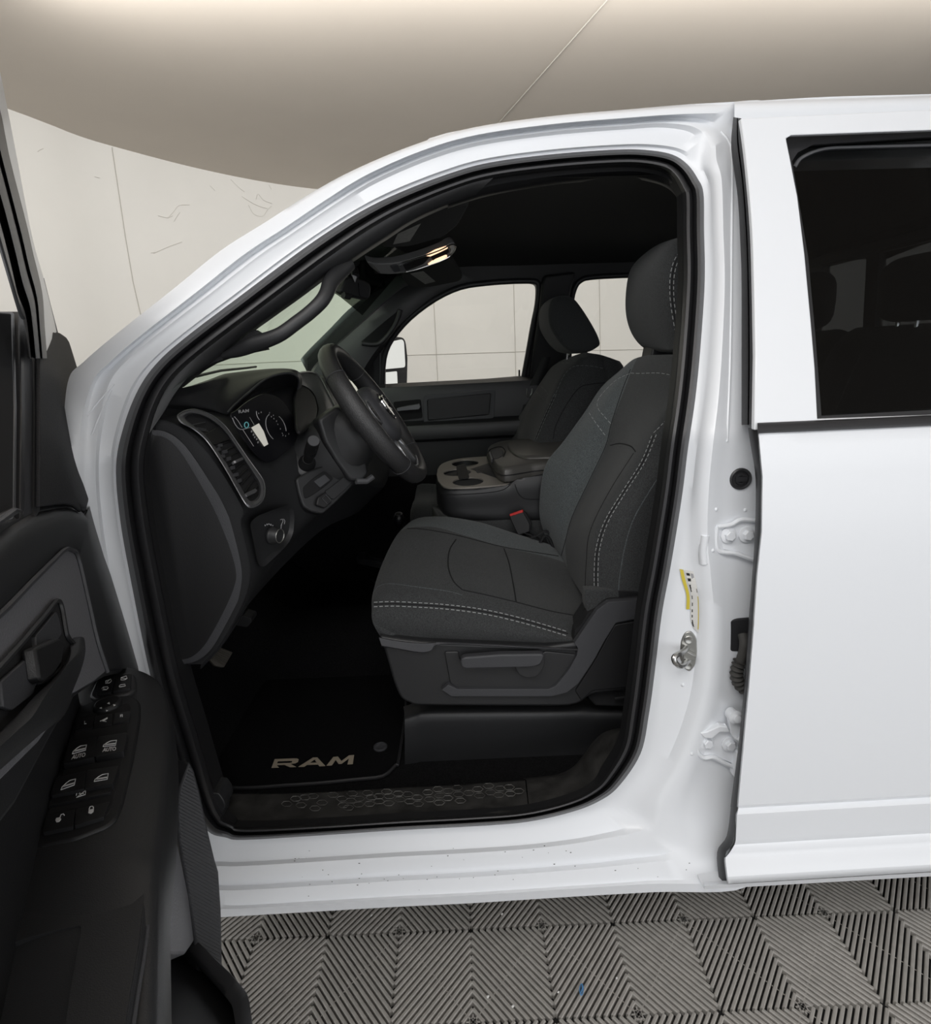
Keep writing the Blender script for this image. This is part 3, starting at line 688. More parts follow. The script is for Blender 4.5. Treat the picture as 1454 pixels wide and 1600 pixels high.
# division bar and mirror outside the far window
mb = MB(); mb.solid([fp([(583,612),(583,545),(600,533),(601,610)], -.006)], (0, .05, 0)); mb.build('division_bar', M['rubber'], PDR, bevel=.003)
mb = MB(); mb.tube(fp([(594,606),(594,552)], -.012), .0035, 6); mb.build('glass_channel', M['graphite'], PDR)
MR = empty('far_door_mirror', PY(620, 600, 1.98), TR)
mpl = (PY(615, 560, 1.93), Vector((.74, -.66, .10)))
plate('mirror_housing', rounded([(575,545),(600,532),(618,526),(630,527),(634,534),(637,560),(636,604),(632,612),(575,612)], 4), (mpl[0]-mpl[1]*-.0, mpl[1]), .10, M['plasticd'], MR, bevel=.004)
up1 = (mpl[0]-mpl[1].normalized()*-.003, mpl[1])
plate('upper_mirror_glass', rounded([(596,549),(614,533),(628,530),(631,534),(633,570),(632,574),(600,577)], 3), up1, .002, M['mirror'], MR, bevel=0)
plate('lower_mirror_glass', rounded([(600,582),(620,580),(621,600),(601,603)], 2), up1, .002, M['mirror'], MR, bevel=0)
# pillar behind the far front door, with its belt
mb = MB(); mb.solid([fp([(826,600),(834,540),(843,480),(846,446),(850,430),(900,424),(893,450),(888,480),(886,540),(887,600)], -.05)], (0, .06, 0)); mb.build('far_center_pillar', M['plasticd'], TR, bevel=.012)
mb = MB(); mb.grid([[PY(x, y, 1.66), PY(x+w, y+1, 1.66)] for x, y, w in cr([(856, 528, 10), (842, 570, 14), (828, 600, 17), (815, 640, 18), (803, 690, 18)], 3)]); mb.build('far_seat_belt', M['belt'], TR, solid=.002)
mb = MB()
q = lambda x, y: PY(x, y, 1.645)
mb.tube([q(*p) for p in cr([(823, 607), (823, 616), (826, 620), (830, 615), (831, 607)], 4)], .0032, 8); mb.build('belt_tongue', M['metal'], TR)
# headliner
hl = MB(); rows = []
edge_top = [(560,392),(604,366),(640,345),(700,318),(766,299),(865,284),(964,277),(1013,279),(1050,292),(1070,320),(1076,360)]
for x in (-.36, -.28, -.15, .05, .3, .7, 1.1, 1.5, 1.95):
    zc = 1.80 if x < -.3 else (1.825 if x < -.2 else (1.85 if x < 0 else 1.868))
    row = []
    for t in [i/14 for i in range(15)]:
        y = .34+1.32*t; k = abs(2*t-1)
        row.append(Vector((x, y, zc - .035*k**3 - (.04 if x < -.3 else 0))))
    rows.append(row)
hl.grid(dense(rows, 3, 1)); hlb = hl.bvh(); hl.build('headliner', M['liner'], TR, smooth=70)
# rear wall of the cab with the back window in three panes
def rw(y, z, o=0.0): return Vector((1.63+o-(z-1.34)*.06, y, z))
mb = MB()
mb.add([Vector((1.66, .12, .42)), Vector((1.66, 1.78, .42)), rw(1.76, 1.34), rw(.14, 1.34)], [(0, 1, 2, 3)])
mb.solid([[rw(.14, 1.34), rw(1.76, 1.34), rw(1.66, 1.93), rw(.28, 1.93)], [rw(.34, 1.42), rw(.70, 1.42), rw(.70, 1.795), rw(.40, 1.795)], [rw(.75, 1.42), rw(1.235, 1.42), rw(1.235, 1.795), rw(.75, 1.795)], [rw(1.30, 1.42), rw(1.62, 1.42), rw(1.56, 1.795), rw(1.30, 1.795)]], (.03, 0, 0))
mb.build('cab_back_wall', M['plasticd'], TR, smooth=20)
mb = MB(); mb.solid([[rw(.30, 1.803, -.02), rw(1.64, 1.803, -.02), rw(1.63, 1.838, -.02), rw(.30, 1.838, -.02)]], (.02, 0, 0)); mb.build('back_window_header', M['plasticg'], TR, bevel=.006)
mb = MB(); mb.add([rw(.3, 1.41, .02), rw(1.64, 1.41, .02), rw(1.58, 1.80, .02), rw(.36, 1.80, .02)], [(0, 1, 2, 3)]); mb.build('rear_window', M['grear'], TR, smooth=0)
# ------------------------------------------------------------------ near windscreen pillar: trim and grab handle
inn = [(283,604),(303,588),(330,567),(360,543),(394,516),(430,490),(465,465),(497,441),(520,424),(548,408),(575,390),(603,372),(640,348),(690,325),(740,307)]
out_ = seg_px(9, 19, 1); out_ = [out_[int(i*(len(out_)-1)/56)] for i in range(57)]
innf = cr(inn, 4); n_ = min(len(innf), 57); rows = []
for i in range(n_):
    a, b = out_[i], innf[i]
    rows.append([PS(a[0], a[1], .11), PS(a[0]+(b[0]-a[0])*.12, a[1]+(b[1]-a[1])*.12, .112), PS(a[0]+(b[0]-a[0])*.5, a[1]+(b[1]-a[1])*.5, .122), PS(a[0]+(b[0]-a[0])*.9, a[1]+(b[1]-a[1])*.9, .142), PS(b[0], b[1], .160), PS(b[0]+4, b[1]+1, .20)])
pt = MB(); pt.grid(rows); ptb = pt.bvh()
pt.solid([[PS(*p, .150) for p in [(303,584),(330,566),(360,543),(396,515),(404,520),(414,546),(389,551),(360,557),(330,568)]]], (0, .03, 0))
pt.build('pillar_trim', M['plastic'], TR, smooth=50)
gh = MB()
path = [(348,556,.150),(372,548,.145),(395,538,.135),(420,530,.125),(440,521,.12),(462,505,.12),(483,489,.12),(501,472,.12),(510,458,.125),(516,442,.135),(527,428,.15),(545,412,.165)]
rad = [.007,.013,.0165,.0155,.0145,.0142,.0142,.0145,.015,.0165,.018,.016]
pf = cr([(*p, r) for p, r in zip(path, rad)], 4)
gh.tube([PS(p[0], p[1], p[2]) for p in pf], [p[3] for p in pf], 12, flat=1.0)
gh.build('grab_handle', M['plastic'], TR, smooth=60)
# header trim edge that meets the headliner
hp_ = MB(); o1 = seg_px(18, 26, 2); rows = []
i1 = cr([(700,322),(766,302),(865,285),(964,277),(1010,279),(1046,292),(1064,318),(1071,360),(1074,380)], 6)
for i in range(len(i1)):
    a = o1[int(i*(len(o1)-1)/(len(i1)-1))]; b = i1[i]
    rows.append([PS(a[0], a[1], .125), PS((a[0]+b[0])/2, (a[1]+b[1])/2, .128), PS(b[0], b[1], .150), PS(b[0]-1, b[1]+4, .20)])
hp_.grid(rows); hp_.build('header_trim', M['plasticd'], TR, smooth=50)
# far windscreen pillar trim with its grab recess
fpil = MB()
fa = [(478,600),(491,571),(527,536),(571,497),(629,447),(690,418)]; fb_ = [(560,606),(590,556),(616,524),(648,492),(690,462),(760,440)]
rows = []
for a, b in zip(cr(fa, 4), cr(fb_, 4)):
    rows.append([PY(a[0], a[1], 1.66), PY(a[0]*.95+b[0]*.05, a[1]*.95+b[1]*.05, 1.62), PY((a[0]+b[0])/2, (a[1]+b[1])/2, 1.60), PY(a[0]*.1+b[0]*.9, a[1]*.1+b[1]*.9, 1.62), PY(b[0], b[1], 1.67)])
fpil.grid(rows); fpb = fpil.bvh(); fpil.build('far_pillar_trim', M['plastic'], TR, smooth=50)
rp = on_surface(fpb, [(565,534),(622,485),(610,512),(590,534)], .003)
plate('far_grab_recess', rounded([(563,535),(600,503),(624,484),(621,494),(612,511),(594,533),(580,537)], 3), rp, .008, M['seamd'], TR, bevel=.002)
mb = MB(); mb.tube([PP(x, y, rp[0]+rp[1]*.012, rp[1]) for x, y in cr([(565,536),(582,538),(596,534),(613,514),(622,496),(625,484)], 4)], .011, 10); mb.build('far_grab_handle', M['plastic'], TR, smooth=60)
# ------------------------------------------------------------------ sun visors, map lamp console, mirror
def visor(poly, tagpoly, Y, nrm, mir):
    root = empty('sun_visor', PY(*poly[0], Y), TR)
    p = (PY(*poly[0], Y), Vector(nrm))
    plate('visor_pad', rounded(poly, 7), p, .018, M['liner'], root, bevel=.006)
    plate('visor_label', tagpoly, (p[0]+p[1].normalized()*.0015, p[1]), .001, M['tagg'], root, bevel=0)
visor([(596,388),(604,352),(640,331),(735,318),(716,352),(692,372),(640,386)], [(621,366),(657,350),(640,377),(614,382)], .56, (.12, -.25, -1), 0)
visor([(625,432),(705,402),(724,433),(718,440),(672,449),(640,450)], [(641,428),(661,424),(680,440),(664,444)], 1.18, (.15, -.2, -1), 0)
OC = empty('overhead_console', PY(640, 410, .95), TR)
ocp = (PY(640, 412, .93), Vector((.35, -.55, -.75)))
outer = cr([(574,409),(587,412),(607,412),(628,409),(645,404),(661,399),(688,389),(702,381),(709,380),(712.5,386),(710,394),(702,402),(688,409),(669,416),(651,422),(634,426),(615,428.5),(600,428.5),(592,427),(580,418)], 3, True)
plate('console_bezel', outer, ocp, .03, M['bezel'], OC, bevel=.004)
def ocpl(n, poly, m, l, r=2): plate(n, rounded(poly, r), (ocp[0]+ocp[1].normalized()*l, ocp[1]), .004, m, OC, bevel=.001)
ocpl('switch_bank', [(629,414),(660,402),(672,399),(670,404),(661,413),(636,423),(631,421)], M['plasticd'], .003)
ocpl('switch_bank', [(673,401),(700,389),(702,393),(698,398),(676,408)], M['plasticd'], .003)
ocpl('map_lens', [(664,400),(680,391),(698,385),(700,388),(688,394),(672,401)], M['lamp'], .004)
ocpl('map_lens', [(668,414),(680,405),(697,398),(699,401),(688,408),(676,413)], M['lamp'], .004)
ocpl('lamp_edge', [(702,386),(708,382),(711,386),(708,394),(702,398),(705,391)], M['lens'], .004)
ocpl('console_button', [(609,416),(621,414),(626,424),(616,426)], M['plasticg'], .004)
ocpl('console_button', [(622,414.5),(629,413.5),(634,423),(628,424.5)], M['silver'], .004)
mb = MB(); mb.tube([PP(x, y, ocp[0]+ocp[1].normalized()*.006, ocp[1]) for x, y in cr([(628,410.5),(645,405.5),(661,400.5),(688,390.5),(704,382.5),(710,383),(711,388),(703,400),(688,408),(669,415),(651,421),(634,425)], 4)], .0022, 8); mb.build('chrome_rim', M['chrome'], OC)
mb = MB(); mb.tube([PP(x, y, ocp[0]+ocp[1].normalized()*.006, ocp[1]) for x, y in ((579,412),(585,418),(593,426))], .002, 6); mb.build('console_seam', M['silver'], OC)
RMI = empty('rear_view_mirror', PY(558, 440, .80), TR)
rmp = (PY(560, 450, .80), Vector((.75, -.62, -.05)))
plate('mirror_case', rounded([(531,455),(541,434),(553,431),(577,441),(580,449),(578.5,464),(574,468.5),(541,461)], 5), rmp, .03, M['plasticd'], RMI, bevel=.005)
plate('mirror_glass', rounded([(560,441),(575,446),(576,461),(572,465),(562,462)], 2), (rmp[0]+rmp[1]*.004, rmp[1]), .002, M['gauge'], RMI, bevel=0)
mb = MB(); mb.solid([[PP(x, y, rmp[0]+rmp[1]*.012, rmp[1]) for x, y in ((549,429),(557,432),(554,440.5))]], (0, .01, 0)); mb.build('sensor_clip', M['printg'], RMI)
mb = MB(); mb.tube([PP(555, 432, *rmp), PP(553, 420, rmp[0]+Vector((-.03, 0, .0)), rmp[1])], .012, 8); mb.build('mirror_stem', M['plasticd'], RMI)
mb = MB(); mb.tube([PP(536, 461, *rmp), PP(546, 463, *rmp)], .01, 8); mb.build('mirror_toggle', M['plasticd'], RMI)
# ------------------------------------------------------------------ sill plate with worn hexagon tread
sp_out = seg_px(43, 45, 1)[::-1] + [(w.x, w.y) for w in wsw[0:13]]
sill = MB(); rows = []
so = [(345,1288),(376,1294),(420,1296),(470,1294),(520,1290),(570,1286),(620,1283),(680,1279),(735,1276),(790,1272),(826,1269)]
si = [(335,1238),(375,1240),(420,1240),(470,1239),(520,1237),(570,1234),(620,1231),(680,1228),(735,1225),(790,1221),(820,1219)]
for a, b in zip(cr(so, 4), cr(si, 4)):
    f = lambda t: (a[0]+(b[0]-a[0])*t, a[1]+(b[1]-a[1])*t)
    rows.append([PS(a[0], a[1]+2, .108), PS(*f(.08), .118), PS(*f(.30), .142), PS(*f(.40), .155), PY(*f(.75), .190), PY(*f(.97), .213), PY(*b, .222), PY(b[0], b[1]-2, .235)-Vector((0, 0, .03))])
sill.grid(rows); silb = sill.bvh()
hexes = [(462,1248),(476,1246),(489,1244),(503,1254),(520,1242),(534,1248),(550,1240),(548,1251),(560,1257),(536,1258),(544,1262),(561,1248),(574,1239),(580,1246),(592,1244),(577,1256),(592,1252),(604,1237),(608,1244),(622,1240),(624,1249),(607,1255),(637,1241),(640,1252),(652,1246),(653,1256),(668,1238),(671,1249),(684,1233),(687,1243),(686,1254),(699,1247),(700,1236),(714,1231),(716,1241),(719,1251),(733,1228),(732,1239),(746,1233),(749,1243),(763,1228),(766,1238),(781,1232),(795,1230),(797,1240),(810,1236),(779,1242),(448,1256),(470,1258),(492,1263)]
for x, y in hexes:
    w, h = 8.6, 4.4
    pts = [hit(silb, x+w*math.cos(a)+.15*h*math.sin(a), y+h*math.sin(a)-.04*w*math.cos(a), .0012) for a in [k*math.pi/3 for k in range(6)]]
    if all(pts): sill.tube(pts, random.choice([.0010, .0013, .0007]), 4, 1, closed=True)
sill.build('sill_plate', [M['worn'], M['grime']], TR, smooth=50)
se2 = MB(); rows = []                        # sill end piece that sweeps up the centre pillar
oo = [(827,1268),(860,1264),(895,1256),(930,1241),(955,1222),(973,1190),(984,1150),(990,1120)]
ii = [(822,1219),(850,1216),(878,1212),(900,1200),(915,1182),(930,1162),(950,1146),(985,1138)]
for a, b in zip(cr(oo, 4), cr(ii, 4)):
    f = lambda t: (a[0]+(b[0]-a[0])*t, a[1]+(b[1]-a[1])*t)
    rows.append([PS(a[0], a[1]+2, .110), PS(*f(.1), .122), PS(*f(.4), .148), PY(*f(.8), .19), PY(*b, .222), PY(b[0]-4, b[1]-3, .26)])
se2.grid(rows); se2.build('sill_end_trim', M['worn'], TR, smooth=50)
mb = MB(); rows = []                         # corner cover at the front of the sill
mb.solid([[PS(*p, .104) for p in rounded([(322,1238),(342,1240),(350,1252),(352,1262),(346,1272),(345,1286),(330,1278),(314,1258)], 4)]], (0, .05, 0)); mb.build('sill_corner_cover', M['plastic'], TR, bevel=.006)
# seat riser
rs = MB(); rows = []
for x, yt, yb in ((632,1118,1225),(650,1112,1205),(668,1108,1192),(760,1106,1186),(840,1105,1178),(905,1104,1170),(930,1106,1166),(990,1106,1160)):
    rows.append([PY(x-2, yt-14, .40), PY(x, yt, .345), PY(x, yt+14, .325), PY(x, (yt+yb)/2, .330), PY(x, yb-4, .345), PY(x-2, yb+14, .345)])
rs.grid(dense(rows, 3, 3)); rs.build('seat_riser', M['plastic'], TR, smooth=60)
mb = MB(); mb.solid([[PY(*p, .30) for p in [(918,1090),(940,1078),(985,1076),(1000,1080),(996,1106),(930,1104)]]], (0, .12, 0)); mb.build('seat_track', M['seamd'], TR, bevel=.006)
mb = MB(); mb.tube([PY(*p, .285) for p in ((984,1092),(975,1090),(960,1092))], .004, 6); mb.build('seat_wiring', M['plasticd'], TR)
mb = MB(); mb.tube([PY(*p, .285) for p in cr([(1003,985),(990,1030),(984,1050),(988,1075)], 4)], .006, 6); mb.build('seat_wiring', M['plasticd'], TR)
# brake pedal and stalk of the foot brake
PB = empty('brake_pedal', PY(341, 1026, .36), TR)
ppl = (PY(341, 1026, .36), Vector((.72, -.55, .42)))
plate('pedal_pad', rounded([(323,1026),(341,1010),(364,1019),(350,1043),(336,1040)], 2), ppl, .012, M['pedal'], PB, bevel=.003)
mb = MB()
for k in range(7):
    t = (k+.5)/7; a = (325+(342-325)*t, 1026+(1011.5-1026)*t); b = (350+(362-350)*t, 1041+(1020-1041)*t)
    mb.tube([PP(*a, ppl[0]+ppl[1]*.002, ppl[1]), PP(*b, ppl[0]+ppl[1]*.002, ppl[1])], .0018, 5)
mb.build('pedal_ribs', M['pedal'], PB)
mb = MB(); mb.tube([PP(338, 1030, ppl[0]-ppl[1]*.012, ppl[1]), PY(352, 1000, .38)+Vector((-.08, 0, 0)), PY(360, 940, .40)+Vector((-.12, 0, 0))], .012, 8); mb.build('pedal_arm', M['seamd'], PB)
mb = MB(); mb.solid([[PY(*p, .30) for p in rounded([(362,975),(378,962),(392,966),(393,972),(386,980),(372,978)], 2)]], (0, .04, 0)); mb.build('bonnet_release', M['plasticd'], TR, bevel=.003)
# floor mat, loose
fmat = MB(); ZM = ZF+.007
mo_ = [(318,1228),(330,1222),(360,1231),(400,1231),(440,1228),(500,1224),(560,1218),(598,1213),(618,1196),(622,1192),(630,1140),(634,1100),(632,1000),(600,930),(560,900),(420,905),(330,980),(300,1100),(300,1180)]
tp = [PZ(x, y, ZM) for x, y in cr(mo_, 3, True)]
fmat.solid([tp], (0, 0, -.006)); fmat.tube([p+Vector((0, 0, .001)) for p in tp], .0045, 6, 1, closed=True)
FM = empty('floor_mat', PZ(460, 1200, ZM), None); tag(FM, 'black carpet floor mat with tan lettering, lying in front of the driver seat', 'mat')
fmat.build('mat_carpet', [M['matc'], M['rubber']], FM, smooth=40)
lt = MB()
def glyph(q, polys):
    for pl_ in polys:
        pts = [quad_map(q, u, v) for u, v in pl_]
        lt.solid([pts], (0, 0, -.001))
zq = lambda x, y: PZ(x, y, ZM+.003)
glyph([zq(429,1186), zq(467,1184.5), zq(463,1198), zq(424,1199.5)], [[(0,0),(.0,1),(.16,1),(.16,0)],[(.16,1),(.16,.74),(.72,.74),(.76,.66),(.76,1)],[(.76,1),(.92,.98),(1,.86),(1,.58),(.9,.42),(.76,.40),(.76,.66)],[(.16,.48),(.16,.30),(.48,.30),(.76,.40),(.76,.52),(.66,.48)],[(.48,.30),(.74,0),(.98,0),(.72,.36)],[(.16,0),(.30,0),(.30,.0),(.16,.3)]])
glyph([zq(477,1184), zq(505,1183), zq(508,1196.5), zq(466,1198)], [[(0,0),(.42,1),(.66,1),(.62,.76),(.52,.76),(.22,0)],[(.66,1),(1,0),(.78,0),(.58,.66),(.62,.76)],[(.30,.40),(.24,.20),(.74,.20),(.68,.40)]])
glyph([zq(517,1183), zq(553,1179.5), zq(551,1193.5), zq(510,1196)], [[(0,0),(.10,1),(.30,1),(.20,0)],[(.30,1),(.52,.42),(.44,.12),(.24,.68)],[(.52,.42),(.78,1),(.80,.66),(.56,.12),(.44,.12)],[(.78,1),(1,1),(1,0),(.80,0),(.80,.66)]])
lt.build('mat_lettering', M['tan'], FM, smooth=0)
mb = MB(); c = zq(594, 1166); mb.lathe(c-Vector((0, 0, .004)), (0, 0, 1), [(0, .019), (.004, .019), (.0055, .016), (.003, .010), (.003, .004)], 24); mb.build('mat_anchor', M['plasticg'], FM)
# transfer case shifter on the tunnel
TS = empty('transfer_shifter', PY(585, 880, .98), TR)
mb = MB(); zt = ZF+.15
mb.solid([[PZ(*p, zt) for p in rounded([(556,872),(562,852),(600,846),(660,842),(700,850),(690,874),(600,880)], 4)]], (0, 0, -.03)); mb.build('shifter_plate', M['plasticg'], TS, bevel=.004)
mb = MB(); mb.solid([[PZ(*p, zt+.006) for p in rounded([(568,868),(572,856),(600,851),(660,848),(690,853),(684,869),(600,873)], 4)]], (0, 0, -.01)); mb.build('shifter_slot', M['seamd'], TS, bevel=.003)
k0 = PY(623, 812, 1.0)
mb = MB(); mb.tube([k0, PZ(640, 860, zt)], .009, 8); mb.build('shifter_rod', M['plasticd'], TS)
mb = MB(); mb.ball(k0, (.020, 0, 0), (0, .020, 0), (0, 0, .027), 12, 16); mb.build('shifter_knob', M['gauge'], TS)
mb = MB(); mb.lathe(k0+Vector((0, 0, .021)), (0, -.25, 1), [(0, .014), (.002, .014), (.003, .010)], 18); mb.build('knob_cap', M['graphite'], TS)
# ------------------------------------------------------------------ dashboard
DB = empty('dashboard', PY(300, 900, .2), TR)
st1 = [(247,652),(268,655),(291,665),(327,697),(363,749),(388,795),(385,815),(395,860),(399,897),(388,938),(354,1000),(322,1036)]
st2 = [(322,630),(345,638),(365,650),(400,684),(425,722),(447,762),(455,792),(459,815),(457,838),(445,860),(425,890),(400,930)]
st3 = [(436,606),(455,612),(472,626),(495,652),(515,690),(530,720),(545,745),(552,757),(545,765),(530,780),(515,800),(500,830)]
st4 = [(496,592),(510,600),(522,612),(540,640),(560,680),(575,710),(590,735),(600,750),(600,760),(590,770),(580,780),(570,790)]
st5 = [(545,590),(551,597),(556,606),(570,630),(585,655),(597,680),(605,695),(610,700),(612,705),(610,715),(605,720),(600,725)]
rows = []
for s, Y in ((st1, .15), (st1, .165), (st2, .36), (st3, .62), (st4, 1.0), (st5, 1.66)):
    r = [PY(x, y, Y) for x, y in s]
    if Y == .15: r = [p+Vector((-.012, 0, -.002)) for p in r]
    rows.append(r)
da = MB(); df = dense(rows, 5, 4); da.grid(df)
# side of the dashboard that faces the door opening
back = [(250,1040),(236,960),(228,860),(224,760),(228,690)]
da.add([p for p in df[0]] + [PY(x, y, .152) for x, y in back], [tuple(range(len(df[0])+len(back)))])
dab = da.bvh(); da.build('dash_body', M['plastic'], DB, smooth=45)
# top pad running to the windscreen
tpm = MB(); rows = []
for (a, Y), b in zip((((247,652),.15),((300,628),.30),((345,622),.36),((436,606),.62),((496,592),1.0),((545,590),1.66)), ((-.62,.14),(-.66,.30),(-.69,.38),(-.74,.62),(-.76,1.0),(-.66,1.68))):
    p = PY(*a, Y); q = Vector((b[0], b[1], 1.40))
    rows.append([p+Vector((.012, .0, -.016)), p+Vector((-.004, 0, .002)), p*.85+q*.15+Vector((0, 0, .006)), p*.4+q*.6+Vector((0, 0, .010)), q])
tpm.grid(dense(rows, 3, 3)); tpm.build('top_pad', M['plastic'], DB, smooth=60)
# end cover, framed by a light bevelled edge
ecp = (PY(300, 800, .149), Vector((.10, -1, .0)))
cap_o = [(232,676),(240,672),(256,674),(274,683),(291,699),(309,724),(327,752),(345,781),(363,822),(377,865),(382,895),(379,918),(371,940),(360,962),(345,990),(330,1014),(312,1030),(290,1037),(258,1034),(240,960),(230,860),(226,760)]
cap_i = [(236,686),(243,681),(253,682),(266,689),(281,705),(298,731),(315,760),(332,791),(350,832),(364,872),(369,898),(366,916),(358,937),(347,960),(332,988),(318,1010),(303,1024),(287,1030),(262,1028),(246,958),(236,860),(231,762)]
mb = MB(); co_, ci_ = cr(cap_o, 3, True), cr(cap_i, 3, True)
n_ = ecp[1].normalized()
A_ = [PP(x, y, ecp[0]+n_*.001, ecp[1]) for x, y in co_]; B_ = [PP(x, y, ecp[0]+n_*.006, ecp[1]) for x, y in co_]; C_ = [PP(x, y, ecp[0]+n_*.010, ecp[1]) for x, y in ci_]
mb.grid([A_, B_, C_], False, True, 1); mb.add(C_, [tuple(range(len(C_)))], 0)
mb.build('dash_end_cover', [M['plasticd'], M['plasticg']], DB, smooth=30)
# driver's side vent
vo = cr([(277,650),(284,644),(295,640.5),(309,640.5),(331,649),(352,666),(368,688),(390,720),(406,742),(413,756),(413,775),(406,787),(394,793),(385,789),(372,768),(350,729),(327,694),(312,678),(298,668),(283,660)], 3, True)
vi = cr([(289,653),(295,648),(308,648),(328,656),(347,672),(361,690),(382,722),(398,747),(404,759),(404,772),(399,780),(392,783),(386,778),(374,757),(352,721),(332,692),(318,677),(305,667),(294,659)], 3, True)
vp = on_surface(dab, vo[::3], .004); vn = vp[1]
mb = MB()
q = lambda l, o: [PP(x, y, vp[0]+vn*o, vn) for x, y in l]
from itertools import zip_longest
def resamp(l, n):
    L = len(l); return [tuple(l[int(i*L/n) % L][k]*(1-(i*L/n) % 1)+l[(int(i*L/n)+1) % L][k]*((i*L/n) % 1) for k in (0, 1)) for i in range(n)]
vo, vi = resamp(vo, 60), resamp(vi, 60)
mid = [((a[0]*.35+b[0]*.65), (a[1]*.35+b[1]*.65)) for a, b in zip(vo, vi)]
mb.grid([q(vo, -.004), q(vo, .004), q([(a[0]*.8+b[0]*.2, a[1]*.8+b[1]*.2) for a, b in zip(vo, vi)], .006), q(mid, .004), q(vi, -.006)], False, True)
VE = mb.build('vent_bezel', M['graphite'], DB, smooth=40)
mb = MB(); mb.tube(q(vo, .005), .0013, 6, closed=True); mb.build('vent_bright_edge', M['silver'], DB)
plate('vent_cavity', vi, (vp[0]-vn*.006, vn), .002, M['seamd'], DB, bevel=0)
def vpl(n, poly, m, o, r=1.0, th=.004): plate(n, rounded(poly, r), (vp[0]+vn*o, vn), th, m, DB, bevel=.0008)
vpl('vent_bridge', [(320,678),(340,667),(352,669),(362,685),(338,694),(331,693)], M['plasticd'], .001)
for (a, b) in (((300,664),(320,660)),((303,668),(322,671)),((308,671),(325,674))):
    mb = MB(); mb.tube([PP(*a, vp[0]-vn*.002, vn), PP(*b, vp[0]-vn*.002, vn)], .0012, 5); mb.build('vent_vane', M['plasticg'], DB)
for k in range(9):
    t = k/8; a = (337+(389-337)*t, 698+(778-698)*t); b = (360+(402-360)*t, 689+(758-689)*t)
    mb = MB(); mb.tube([PP(*a, vp[0]-vn*.003, vn), PP(*b, vp[0]-vn*.003, vn)], .0016, 5); mb.build('vent_vane', M['plasticd'], DB)
for x, y, w in ((344,696,7),(341,702,6),(351,706,8),(348,713,6),(357,717,7),(363,731,7),(368,742,8),(374,751,6)):
    vpl('vent_louver', [(x-w/2,y-2),(x+w/2,y-4),(x+w/2+1,y+1.5),(x-w/2+1,y+3)], M['plasticg'], .0, .5)
vpl('vent_slider', [(363,721),(379,714),(381,717.5),(365,725)], M['graphite'], .004, 1); vpl('vent_slider', [(383,771),(399,763),(402,766),(400,769),(386,776)], M['graphite'], .004, 1)
mb = MB(); mb.ball(PP(366.5, 722, vp[0]+vn*.005, vn), (.0032, 0, 0), (0, .0032, 0), (0, 0, .0032), 6, 8); mb.build('vent_tab', M['printg'], DB)
# headlamp switch panel
hso = [(390,817),(402,806),(420,799),(452,788),(459,797),(460,812),(458,834),(449,851),(432,868),(413,886),(404,884),(400,868)]
p0, p1, p2 = PY(392, 840, .185), PY(456, 815, .33), PY(410, 880, .215)
hn = (p1-p0).cross(p2-p0).normalized(); hn = hn if hn.dot(CAM-p0) > 0 else -hn
hq = [q for q in (hit(dab, *p) for p in hso+[(425,835)]) if q]
hpl = (p0+hn*(max((q-p0).dot(hn) for q in hq)+.012), hn)
hsr = rounded(hso, 7); mb = MB()
q = lambda l, o: [PP(x, y, hpl[0]+hn*o, hn) for x, y in l]
hsi = rounded([(398,820),(408,812),(424,804),(448,796),(453,802),(453,814),(451,830),(443,846),(428,860),(414,873),(407,871),(404,858)], 6)
mb.grid([q(hsr, -.03), q(hsr, 0), q(hsi, -.010)], False, True); mb.add(q(hsi, -.010), [tuple(range(len(hsi)))]); mb.build('lamp_switch_panel', M['plastic'], DB, smooth=40)
KN = MB(); kc = PP(424, 836, hpl[0]-hn*.008, hn)
KN.lathe(kc, hn, [(0, .0205), (.004, .0205), (.006, .0190), (.020, .0165), (.022, .0150), (.020, .0138), (.020, .004)], 28); KN.build('lamp_switch_knob', M['plastic'], DB)
KN = MB(); kt = kc+hn*.0215; u = hn.orthogonal().normalized(); w = hn.cross(u)
KN.tube([kt+(u*math.cos(a)+w*math.sin(a))*.0150 for a in [k*2*math.pi/24 for k in range(24)]], .0009, 6, closed=True); KN.build('knob_ring', M['zinc'], DB)
mb = MB()
for x, y in ((414,821),(417,819.5),(420,819),(423,820),(426,821.5)): mb.ball(PP(x, y, hpl[0]-hn*.006, hn), (.0016, 0, 0), (0, .0016, 0), (0, 0, .0022), 5, 6)
for pth in (((438,812),(441,811),(442,815),(440,818),(438,830)), ((443,811),(445,814),(444,819)), ((439,820),(439,828))): mb.tube([PP(x, y, hpl[0]-hn*.008, hn) for x, y in pth], .0008, 5)
mb.build('lamp_switch_marks', M['printg'], DB)
# instrument hood
hood_ = [[(285,606,.20),(300,602,.26),(318,596,.32),(335,590,.38),(346,586,.42),(357,583,.46),(412,577,.55),(452,578,.62),(466,586,.66),(468,602,.68),(462,617,.69)],
         [(272,617,.19),(297,615,.26),(322,612,.31),(342,608,.36),(354,604,.39),(368,597,.42),(414,584,.50),(450,579.5,.57),(467,588,.62),(468,604,.64),(461,618,.65)],
         [(262,630,.18),(297,632,.25),(328,636,.30),(355,645,.335),(366,633,.36),(386,615,.40),(415,592,.47),(448,583,.55),(465,590,.60),(466,605,.63),(459,619,.64)],
         [(262,634,.19),(297,637,.26),(328,642,.31),(358,650,.37),(370,638,.42),(390,620,.47),(417,601,.54),(446,592,.61),(459,598,.65),(460,608,.67),(455,620,.68)],
         [(264,640,.22),(300,645,.29),(332,652,.35),(364,656,.45),(376,642,.52),(396,626,.57),(420,612,.62),(440,607,.67),(448,612,.70),(450,618,.72),(446,628,.72)]]
